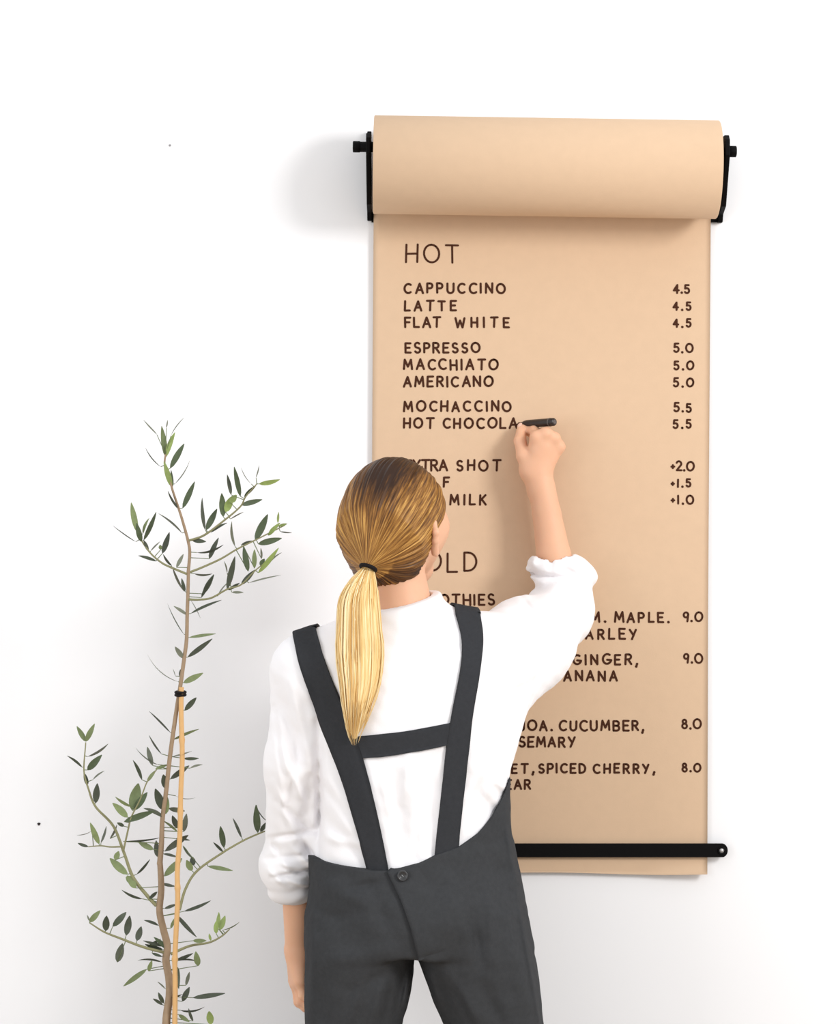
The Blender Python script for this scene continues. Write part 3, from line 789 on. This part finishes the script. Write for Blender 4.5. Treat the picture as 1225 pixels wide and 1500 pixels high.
# wrapped back panel: its free edge runs from the button down to the crotch, the rest lies flush
pn = patch([(568, 1278), (583, 1310), (600, 1355), (614, 1404)], [(640, 1255), (672, 1300), (690, 1350), (680, 1404)], 16, 40,
           lambda u, v: .0045*(1-u)**1.5-.007*u**2-.008*np.clip((v-.90)/.10, 0, 1)**2*np.clip(u*5, .2, 1), 'wrap_panel')
pn.data.materials[0] = M['denim']
m = MB()
bc = cast(both, [590], [1283], .0085)[0]; bn = np.array([.04, -1, .1]); bn /= np.linalg.norm(bn)
bu = np.array([1, .04, 0.]); bu -= bn*(bu@bn); bu /= np.linalg.norm(bu); bv = np.cross(bn, bu)
prof = [(0, .0006), (.0040, .0006), (.0052, .0014), (.0066, .0030), (.0082, .0028), (.0088, .0012), (.0084, -.002), (0, -.002)]
Vv = []; Ff = []
for r, hgt in prof:
    for k in range(24): q = 2*math.pi*k/24; Vv.append(bc+bu*r*math.cos(q)+bv*r*math.sin(q)+bn*hgt)
for i in range(len(prof)-1):
    for k in range(24): Ff.append((i*24+k, i*24+(k+1) % 24, (i+1)*24+(k+1) % 24, (i+1)*24+k))
M['button'] = mat('dark_button', (50, 50, 52), 0.35, 0.5)
obj('button', Vv, Ff, M['button'], overalls)
m = MB()
for sx, sy in ((-1, -1), (1, 1)): m.tube([bc+bu*.0016*sx-bv*.0016*sy+bn*.0012, bc-bu*.0016*sx+bv*.0016*sy+bn*.0014], .0006, 6)
M['thread'] = mat('pale_thread', (150, 150, 152), 0.8, 0.1); m.build('button_thread', M['thread'], overalls)

# hair -----------------------------------------------------------------
TIE = W(539, 829, .405)
cutn = np.array([0, -1.25, -1.0])             # in head frame: hair where u > .055-(.09-f)*1.25
hairp = [Ell(HC, (.0835, .1005, .0985), .02, HR), Cone(HC+(TIE-HC)*.55, TIE, .062, .009, .05), Ell(HL(.004, -.050, -.068), (.055, .036, .046), .03, HR)]
def hair_post(P, d):
    q = (P-HC)@HR.T
    cut = np.maximum(np.minimum((.034-(.092-q[:, 1])*.55)-q[:, 2], ((q[:, 1]+.012)*2.2-.026-q[:, 2])/2.2), -.114-q[:, 2])
    return np.maximum(d, cut)
hair_f = Field(hairp, hair_post)
tdir = (TIE-HC)/np.linalg.norm(TIE-HC)
e1 = np.cross(tdir, [0, 0, 1.0]); e1 /= np.linalg.norm(e1); e2 = np.cross(e1, tdir)
NPH, NTH = 720, 110
ph = np.linspace(0, 2*math.pi, NPH, endpoint=False); tt = np.linspace(.02, math.pi-.02, NTH)
PH, TT = np.meshgrid(ph, tt, indexing='ij')
Dv = (np.cos(TT)[..., None]*tdir+np.sin(TT)[..., None]*(np.cos(PH)[..., None]*e1+np.sin(PH)[..., None]*e2)).reshape(-1, 3)
lo_, hi_ = np.zeros(len(Dv)), np.full(len(Dv), .2)
for _ in range(22):
    md = (lo_+hi_)/2; i_ = hair_f(HC+Dv*md[:, None]) < 0; lo_ = np.where(i_, md, lo_); hi_ = np.where(i_, hi_, md)
rr = np.random.RandomState(5)
rid = np.zeros(NPH*NTH); phf, ttf = PH.ravel(), TT.ravel()
for _ in range(26):
    nfr = rr.randint(14, 110); rid += rr.uniform(.3, 1)/(nfr/30)**.5*np.sin(nfr*phf+rr.uniform(0, 6.28)+rr.uniform(-2.2, 2.2)*np.sin(ttf*rr.uniform(.8, 2)+rr.uniform(0, 6)))
rid /= 3.4
env = np.clip(np.sin(ttf)/.6, .15, 1)*np.clip((math.pi-ttf)/.5, 0, 1)
Vh = HC+Dv*(md+.0014*rid*env)[:, None]
Vh = np.vstack([Vh, HC+tdir*.8*np.linalg.norm(TIE-HC), HC-tdir*.02])
Fh = []
for i in range(NPH):
    j = (i+1) % NPH
    for k in range(NTH-1): Fh.append((i*NTH+k, j*NTH+k, j*NTH+k+1, i*NTH+k+1))
Fh = np.array(Fh)[:, ::-1]
ql = (Vh-HC)@HR.T
crown = np.exp(-(((ql[:, 0]-.012)/.040)**2+((ql[:, 2]-.085)/.046)**2))*.33+np.exp(-(((ql[:, 2]+.085)/.022)**2))*.20*(ql[:, 1] > -.09)
crown = crown+.05*np.clip((.03-ql[:, 2])/-.06, 0, 1)
st = np.stack([np.cos(phf)*3.2, np.sin(phf)*3.2, ttf*.22], 1); st = np.vstack([st, [[0, 0, 0], [0, 0, .6]]])
obj('hair', Vh, Fh, M['hair'], person, attrs={'strand': ('FLOAT_VECTOR', st), 'root': ('FLOAT', crown)})
# ponytail: ribbed tapering tail over the back of the shirt, with loose locks
tail_px = [(543, 822, 5), (538, 834, 9), (532, 849, 18), (526, 875, 27), (526, 910, 30), (527, 955, 31), (527, 1000, 26), (523, 1040, 17), (520, 1066, 9), (520, 1082, 2)]
tp = spline([(a, b, c) for a, b, c in tail_px], 90)
sf = cast(shirt_f, tp[:, 0], np.maximum(tp[:, 1], 925), 0)
tl_d = np.maximum(np.where(tp[:, 1] > 900, -sf[:, 1]+.016, 0), np.interp(tp[:, 1], [822, 834, 860, 900, 940], [.404, .412, .428, .440, .446]))
for _ in range(6): tl_d[1:-1] = (tl_d[:-2]+tl_d[1:-1]*2+tl_d[2:])/4
NQ = 150; Vv = []; st = []
for i in range(90):
    c = W(tp[i, 0], tp[i, 1], tl_d[i]); hw = tp[i, 2]*(-CAM_Y-.44)/FPX; hd = min(.017, hw*.75)
    for k in range(NQ):
        q = 2*math.pi*k/NQ; s = i/89
        rg = 1+(.05*math.sin(9*q+3*math.sin(s*2.5))+.045*math.sin(17*q+1.3+2*math.sin(s*3+1))+.04*math.sin(31*q+2.6*s)+.03*math.sin(53*q-2*s))*min(1, s*6+.2)
        Vv.append(c+np.array([hw*math.cos(q)*rg, -hd*math.sin(q)*rg, 0])); st.append((math.cos(q)*2.4+5, math.sin(q)*2.4, s*.55))
Ff = np.array([(i*NQ+k, i*NQ+(k+1) % NQ, (i+1)*NQ+(k+1) % NQ, (i+1)*NQ+k) for i in range(89) for k in range(NQ)])
root = np.interp(np.repeat(np.arange(90), NQ)/89., [0, .12, .4, 1], [.16, .08, 0, -.03])
pony = obj('ponytail', Vv, Ff[:, ::-1], M['pony'], person, attrs={'strand': ('FLOAT_VECTOR', st), 'root': ('FLOAT', root)})
m = MB(); sts = []; rts = []
for _ in range(110):
    q = rng.uniform(0, math.pi)+rng.uniform(-.25, .25); i0 = rng.randint(2, 30); i1 = rng.randint(60, 89); sp = rng.uniform(.92, 1.10); pts = []
    for i in np.linspace(i0, i1, 14).astype(int):
        s = i/89; hw = tp[i, 2]*(-CAM_Y-.44)/FPX*sp+(.002 if s > .5 else 0)*rng.uniform(.6, 1.2); hd = min(.017, tp[i, 2]*.0009)*sp
        pts.append(W(tp[i, 0], tp[i, 1]+(i-i0)*.12, tl_d[i])+np.array([hw*math.cos(q+.15*math.sin(3*s)), -hd*math.sin(q), 0]))
    k0 = len(m.V); r0 = rng.uniform(.0006, .0013); m.tube(pts, [r0*min(1, (13.3-j)/4) for j in range(14)], 5, caps=False)
    a = rng.uniform(0, 9); sts += [(a, q, .1)]*(len(m.V)-k0); rts += [rng.uniform(-.16, .1)]*(len(m.V)-k0)
m.build('hair_strands', M['pony'], pony, attrs={'strand': ('FLOAT_VECTOR', sts), 'root': ('FLOAT', rts)})
tdn = np.array([-.30, -.30, -.90]); tdn /= np.linalg.norm(tdn); ta = np.cross(tdn, [0, -1, 0]); ta /= np.linalg.norm(ta); tb = np.cross(tdn, ta)
pts = [W(539.5, 832, .414)+.0122*math.cos(q)*ta+.0122*math.sin(q)*tb for q in np.linspace(0, 2*math.pi, 33)]
m = MB(); m.tube(pts, .0034, 10, caps=False); m.build('hair_tie', M['elastic'], person)
# shoes on the floor
for fx in (522, 738):
    x = J(fx, 2050, .34)[0]
    sh = Field([Ell((x, -.29, .045), (.044, .12, .036), .03), Ell((x, -.36, .06), (.038, .055, .05), .03)], lambda P, d: np.maximum(d, .022-P[:, 2]))
    V, F = skin(sh, .005); s1 = obj('shoe', V, F, M['shoe'], person)
    poly = [(x+.045*math.cos(q)*(1 if math.sin(q) > 0 else .86), -.295+.125*math.sin(q)) for q in np.linspace(0, 2*math.pi, 32, endpoint=False)]
    MB().prism(poly, 'z', 0.001, .024).build('sole', M['sole'], s1)

# ------------------------------------------------------------------ marker in her hand
a = W(757, 622, .0125); b = W(813, 618, .086); u = (b-a); Lm = np.linalg.norm(u); u /= Lm
marker = thing('marker', 'dark brown-black felt marker held in her raised hand, its tip on the paper', 'marker', tuple(a))
def lathe(prof, n=22):
    e = np.cross(u, [0, 0, 1.0]); e /= np.linalg.norm(e); f_ = np.cross(u, e); Vv = []; Ff = []
    for t, r in prof:
        for k in range(n): q = 2*math.pi*k/n; Vv.append(a+u*t+r*(math.cos(q)*e+math.sin(q)*f_))
    for i in range(len(prof)-1):
        for k in range(n): Ff.append((i*n+k, i*n+(k+1) % n, (i+1)*n+(k+1) % n, (i+1)*n+k))
    return Vv, Ff
obj('barrel', *lathe([(.016, 0), (.016, .0045), (.022, .0062), (.028, .0070), (Lm-.008, .0072), (Lm-.003, .0070), (Lm-.001, .0058), (Lm-.001, 0)]), M['marker'], marker)
obj('nib', *lathe([(0, 0), (.0004, .0012), (.005, .0022), (.006, .0038), (.0165, .0042), (.0165, 0)]), M['ink'], marker)
obj('end_plug', *lathe([(Lm-.0015, 0), (Lm-.0015, .0042), (Lm+.0004, .0040), (Lm+.0008, .0030), (Lm+.0002, .0018), (Lm+.0002, 0)]), M['grey_plastic'], marker)
m = MB(); e = np.array([0, 0, 1.0])
obj('cap_band', *lathe([(Lm-.0125, .0070), (Lm-.0125, .0076), (Lm-.0105, .0076), (Lm-.0105, .0070)]), M['grey_plastic'], marker)

# ------------------------------------------------------------------ olive tree with its cane
TD = .36
base = W(245, 1900, TD); base[2] = 0
tree = thing('olive_tree', 'slender young olive tree with narrow grey-green leaves, tied to a cane', 'tree', tuple(base))
CA = lambda x, y: (150+x*.22857, 590+y*.22857)
CB = lambda x, y: (180+x*.17959, 800+y*.17959)
CC = lambda x, y: (80+x*.26122, 1030+y*.26122)
CD = lambda x, y: (100+x*.26122, 1250+y*.26122)
main = [CA(405, 330), CA(400, 400), CA(430, 480), CA(450, 560), CA(490, 680), CA(515, 760), CA(548, 880), CA(560, 960), CA(550, 1090), CB(535, 220), CB(530, 420), CB(525, 560), CB(520, 760), CB(500, 920), CB(475, 1100),
        CC(690, 0), CC(672, 120), CC(655, 240), CC(640, 360), CC(625, 500), CC(605, 650), CC(600, 780), CC(590, 900), CD(515, 60), CD(522, 200), CD(512, 320), CD(532, 420), CD(556, 520), CD(548, 600), CD(565, 700), CD(568, 800), CD(550, 945), (244, 1560), (246, 1700), (246, 1850)]
rad_px = [(585, .8), (700, 1.6), (830, 2.4), (1000, 3.0), (1200, 3.4), (1320, 5.0), (1400, 5.5), (1850, 8)]
mp = spline([(x, y) for x, y in main], 240)
def pxr(y): return np.interp(y, [q[0] for q in rad_px], [q[1] for q in rad_px])*(-CAM_Y-TD)/FPX
def main_d(y): return TD+.012*math.sin(y*.013)
m = MB(); m.tube([W(x, y, main_d(y)) for x, y in mp], [pxr(y) for x, y in mp], 10)
trunk = m.build('trunk', M['bark'], tree)
def leaf(mb, b, t, w, tone, d, L):
    """one blade from base px to tip px: real width about 9 mm, turned on its axis to the seen width"""
    dd = L.uniform(-.45, .45)*math.hypot(t[0]-b[0], t[1]-b[1])*.0011
    A = W(b[0], b[1], d); T = W(t[0], t[1], d+dd); ax_ = T-A; ln = np.linalg.norm(ax_); ax_ /= ln
    view = np.array([0, -1.0, 0]); sd = np.cross(ax_, view); sd /= np.linalg.norm(sd)+1e-9; nm = np.cross(sd, ax_)
    seen = w*(-CAM_Y-d)/FPX; real = max(seen, min(.0095, ln*.28)); q = math.acos(min(1, seen/real))*(1 if L.random() < .5 else -1)
    s2 = math.cos(q)*sd+math.sin(q)*nm; n2 = np.cross(s2, ax_)
    if n2@view < 0: n2 = -n2
    bend = L.uniform(-.10, .10)*ln; cup = real*.10; Vv = []; Ff = []; k = 9
    for i in range(k):
        s = i/(k-1); hw = real/2*(math.sin(math.pi*min(1, s*.93+.05))**.75)*(1-.25*s) if i not in (0, k-1) else real*.05
        c = A+ax_*ln*s+n2*bend*4*s*(1-s)
        Vv += [c-s2*hw+n2*cup*hw/(real/2), c, c+s2*hw+n2*cup*hw/(real/2)]
    for i in range(k-1):
        for j in (0, 1): Ff.append((i*3+j, i*3+j+1, i*3+j+4, i*3+j+3))
    mb.add(Vv, Ff); tn = {0: .02, 1: .55, 2: .95, 3: .28, 4: .75}[tone]+L.uniform(-.07, .07)
    mb.tone += [min(1, max(0, tn))]*len(Vv)
LR = random.Random(3)
def branch(f, pts, leaves, r0, r1, bend=0.0, stem=True):
    """pts and leaves in one crop's pixels; a twig that leaves the trunk, and the blades it carries as its foliage"""
    P = [f(*p) for p in pts]
    if stem:
        sp = spline(P, 14*len(P)); n = len(sp)
        dn = [main_d(P[0][1])+bend*(i/(n-1)) for i in range(n)]
        m = MB(); m.tube([W(x, y, d) for (x, y), d in zip(sp, dn)], [(r0+(r1-r0)*i/(n-1))*.00112 for i in range(n)], 7)
        par = m.build('branch', M['twig'], tree)
    else:
        sp = mp; dn = [main_d(y) for x, y in mp]; par = trunk
    lm_ = MB()
    for (bx, by, tx, ty, w, tone) in leaves:
        k = f(1, 0)[0]-f(0, 0)[0]; b = f(bx, by); t = f(tx, ty)
        i = int(np.argmin([(x-b[0])**2+(y-b[1])**2 for x, y in sp])); d = dn[i]
        if math.hypot(sp[i][0]-b[0], sp[i][1]-b[1]) > 1.5:       # a stalk carries blades that spring a little off the twig
            lm_2 = MB(); lm_2.tube([W(*sp[i], d), W(*b, d)], [.0008, .0006], 5)
            n0 = len(lm_.V); lm_.add(lm_2.V, lm_2.F); lm_.tone += [.35]*(len(lm_.V)-n0)
        leaf(lm_, b, t, w*k*.92, tone, d, LR)
    lm_.build('foliage', M['leaf'], par, attrs={'tone': ('FLOAT', lm_.tone)})
# leaves springing from the leader
branch(CA, [], [(350,205,262,108,10,2),(405,345,380,150,45,3),(410,345,465,190,40,0),(440,210,525,95,12,2),(410,160,418,110,10,2),(375,410,275,285,12,4),(435,420,525,262,48,1),(445,540,395,375,45,0),
    (450,540,440,430,20,1),(465,520,562,365,12,2),(492,685,420,565,22,4),(515,675,592,505,45,1),(510,835,360,710,14,4),(575,880,665,890,36,4),(605,960,775,910,18,4),(685,1000,745,865,40,4),
    (475,1055,520,970,30,2),(645,1225,715,1100,40,4),(590,1095,705,1095,18,2),(530,1210,508,1125,28,4)], 1, 1, stem=False)
branch(CB, [], [(525,560,415,490,30,2),(500,720,365,470,16,4),(555,550,805,440,28,4),(555,440,635,590,12,2),(540,745,760,715,30,3),(530,905,730,755,50,4),(495,915,425,820,50,2),(450,1105,200,880,12,2),
    (430,1060,410,1000,10,2),(470,1070,470,1005,30,4),(495,1115,655,1035,60,3),(505,1340,600,1235,55,4),(640,420,745,235,35,4)], 1, 1, stem=False)
branch(CC, [], [(650,165,530,45,18,4),(665,205,810,145,22,3),(600,285,530,180,18,4),(580,345,455,250,14,2),(550,350,520,245,35,2),(565,370,635,345,22,3),(660,300,770,270,8,2),(725,310,810,310,20,4),
    (760,365,830,345,14,2),(650,425,755,350,38,4),(625,480,610,400,50,4),(610,600,565,480,60,4),(625,620,630,520,45,3),(640,590,730,605,35,4),(680,520,790,530,8,2),(690,700,660,630,40,4),(690,720,610,660,22,3),
    (725,720,740,620,40,2),(610,640,500,590,25,4),(620,830,750,740,45,4),(680,760,760,770,16,4),(385,775,590,755,18,4),(555,820,470,780,40,3),(575,860,570,770,40,4),(615,970,715,870,50,3),(610,845,690,865,16,4)], 1, 1, stem=False)
branch(CD, [], [(525,170,600,185,20,4),(415,255,300,205,24,4),(380,195,330,125,50,3),(455,255,500,215,25,4),(540,310,610,285,22,4),(650,325,800,265,20,4),(505,405,425,375,16,4),(600,340,720,470,24,4),(575,420,600,360,22,3),
    (700,490,775,490,30,3),(450,520,520,480,22,4),(530,540,430,510,25,4),(560,540,480,470,30,1),(545,520,420,490,16,4),(600,600,700,560,28,4),(730,630,715,550,45,3),(620,600,720,605,18,4),(615,640,620,760,30,4),
    (525,610,390,600,20,4),(440,650,310,745,35,3),(450,660,470,600,30,3),(535,840,505,780,30,4),(530,850,475,815,22,4),(660,740,680,665,25,2),(640,830,680,750,40,4),(700,810,880,785,32,4),(630,880,765,860,20,4),
    (700,940,675,870,22,4),(620,905,680,945,30,3),(800,960,790,885,50,0),(560,820,640,790,18,4),(545,760,500,720,14,2)], 1, 1, stem=False)
# side branches
branch(CA, [(550,885),(650,850),(760,770),(880,670),(920,600),(990,520)], [(660,815,640,610,32,4),(665,815,735,680,50,1),(775,730,765,580,55,1),(790,700,830,600,60,0),(820,640,860,590,50,0),(825,590,800,460,30,4),(885,600,845,410,42,1),
    (955,520,890,415,8,2),(985,480,1005,400,12,2),(1005,520,1138,492,38,0),(890,655,1025,620,42,1),(910,600,985,530,25,1),(700,830,800,770,22,4),(820,745,905,700,10,2)], 1.8, .9, .05)
branch(CA, [(550,1090),(640,1055),(760,1000),(860,940),(970,885),(1080,830),(1170,785)], [(850,920,830,760,20,2),(980,880,1060,715,60,1),(1000,905,1150,868,50,1),(890,910,970,885,22,4),(1065,850,1140,770,35,0),(1130,790,1185,775,22,0),
    (1125,770,1130,700,18,0),(1140,825,1215,832,12,2),(935,1080,905,920,48,1),(975,1060,975,940,38,3),(1020,1000,1015,930,16,2)], 1.8, .8, -.05)
branch(CA, [(547,1260),(620,1262),(700,1250),(800,1195),(890,1165),(980,1075),(1100,980)], [(800,1195,850,985,48,4),(800,1090,780,1015,10,2),(890,1165,980,1070,40,4),(1000,1090,1130,930,40,0),(1010,1040,1040,1000,35,1),
    (1060,1040,1150,960,14,2),(940,1155,1145,1105,12,2),(810,1200,880,1155,25,4),(740,1240,835,1130,12,2),(830,1215,905,1215,20,2)], 1.8, .8, .06)
branch(CA, [(548,1100),(440,1055),(380,1025),(310,965),(250,880),(220,800),(190,740)], [(345,1015,230,980,24,4),(215,890,65,785,12,4),(225,830,185,640,48,3),(250,890,220,770,45,1),(265,880,345,700,35,1),(260,840,300,740,25,3),
    (295,950,265,880,28,4),(310,950,370,890,14,2),(385,965,430,830,45,4),(375,940,370,910,30,3),(445,1045,390,970,22,4),(450,1060,525,1210,16,2)], 1.8, .8, -.04)
branch(CC, [(572,1135),(520,1080),(440,975),(390,840),(330,690),(230,580),(190,480),(165,380),(175,220)], [(175,215,125,130,35,3),(175,215,225,115,38,3),(185,300,300,228,18,2),(185,375,265,290,48,1),(155,360,70,295,22,4),(185,460,165,390,30,4),
    (230,560,240,450,48,4),(215,430,280,380,12,2),(310,760,350,680,14,2),(460,960,535,875,18,4),(410,960,310,870,55,3),(340,880,360,830,40,3),(440,1000,400,975,50,3)], 3.0, .9, -.03)
branch(CC, [(385,830),(410,720),(430,640),(480,540),(520,440),(575,370)], [(410,640,325,560,50,3),(430,580,340,525,25,3),(435,600,470,450,80,3),(445,600,520,500,50,1),(490,430,440,320,28,4),(520,440,570,375,25,3),(390,665,560,605,45,1),(390,690,350,670,25,4)], 1.5, .8, .03)
branch(CC, [(372,805),(310,806),(260,800),(190,805)], [(250,790,200,670,40,3),(260,785,290,690,20,2),(190,805,130,785,22,4),(210,715,125,740,8,2)], 1.3, .8, -.03)
branch(CC, [(700,1160),(735,1040),(800,940),(940,840),(1060,770),(1150,730),(1190,715)], [(945,835,890,780,22,4),(950,810,930,690,42,1),(1050,755,1000,645,24,4),(1140,725,1130,570,50,1),(1155,720,1192,665,30,4),(1190,660,1130,575,12,4),
    (780,910,770,860,40,4),(770,940,740,880,45,3),(860,915,1000,940,26,3),(720,800,770,870,14,4)], 2.2, 1.0, -.06)
branch(CD, [(555,560),(420,525),(300,480),(200,440),(120,390)], [(120,385,180,320,40,3),(210,435,215,350,50,4),(250,410,325,330,45,4),(325,460,345,350,50,4),(385,490,410,410,45,4),(275,610,305,505,55,4),(120,380,105,345,12,2),(470,560,530,580,20,4)], 2.4, 1.0, .05)
branch(CD, [(575,565),(680,520),(790,500),(860,465),(905,425)], [(830,450,830,380,35,0),(850,430,880,350,40,0),(840,420,845,330,30,0),(865,430,960,385,12,3),(800,490,790,450,18,0)], 2.2, .9, -.04)

cane = thing('support_cane', 'thin bamboo cane standing upright against the olive tree trunk', 'plant support', tuple(base+np.array([.012, -.004, 0])))
cp = [CB(478, 1150), CC(710, 60), CC(716, 300), CC(708, 500), CC(702, 750), CD(612, 100), CD(614, 250), CD(606, 420), CD(598, 600), CD(600, 750), CD(598, 945), (256, 1650), (257, 1860)]
cs = spline(cp, 120); m = MB()
cd_ = TD+.016
rad = []
for i, (x, y) in enumerate(cs):
    node = min(abs(y-q) for q in (1085, 1190, 1300, 1405, 1500, 1620, 1750)); rad.append(.0040+.0012*math.exp(-(node/3.0)**2)+.0000006*(y-1000))
m.tube([W(x, y, cd_) for x, y in cs], rad, 12); m.build('cane_shaft', M['cane'], cane)
tc_ = W(264.5, 1016, TD+.008); m = MB()
for dz in (-.0022, .0022):
    m.tube([tc_+np.array([.0075*math.cos(q), -.0115*math.sin(q), dz]) for q in np.linspace(0, 2*math.pi, 25)], .0026, 8, caps=False)
m.build('plant_tie', M['elastic'], cane)
# pot below the picture's edge that carries tree and cane
pot = thing('plant_pot', 'grey round plant pot on the floor carrying the olive tree', 'plant pot', tuple(base))
V = []; F = []; n = 40
prof = [(0, .002), (.115, .002), (.13, .02), (.155, .30), (.162, .30), (.162, .335), (.146, .335), (.140, .28), (0, .28)]
for r, z in prof:
    for k in range(n): q = 2*math.pi*k/n; V.append(base+np.array([r*math.cos(q), r*math.sin(q), z]))
for i in range(len(prof)-1):
    for k in range(n): F.append((i*n+k, i*n+(k+1) % n, (i+1)*n+(k+1) % n, (i+1)*n+k))
obj('pot_body', V, F, M['pot'], pot)
V = []; F = []
for i, r in enumerate((0, .05, .1, .1395)):
    for k in range(n): q = 2*math.pi*k/n; V.append(base+np.array([r*math.cos(q), r*math.sin(q), .300+.006*math.sin(5*q+i)]))
for i in range(3):
    for k in range(n): F.append((i*n+k, i*n+(k+1) % n, (i+1)*n+(k+1) % n, (i+1)*n+k))
obj('soil', V, F, M['soil'], pot)
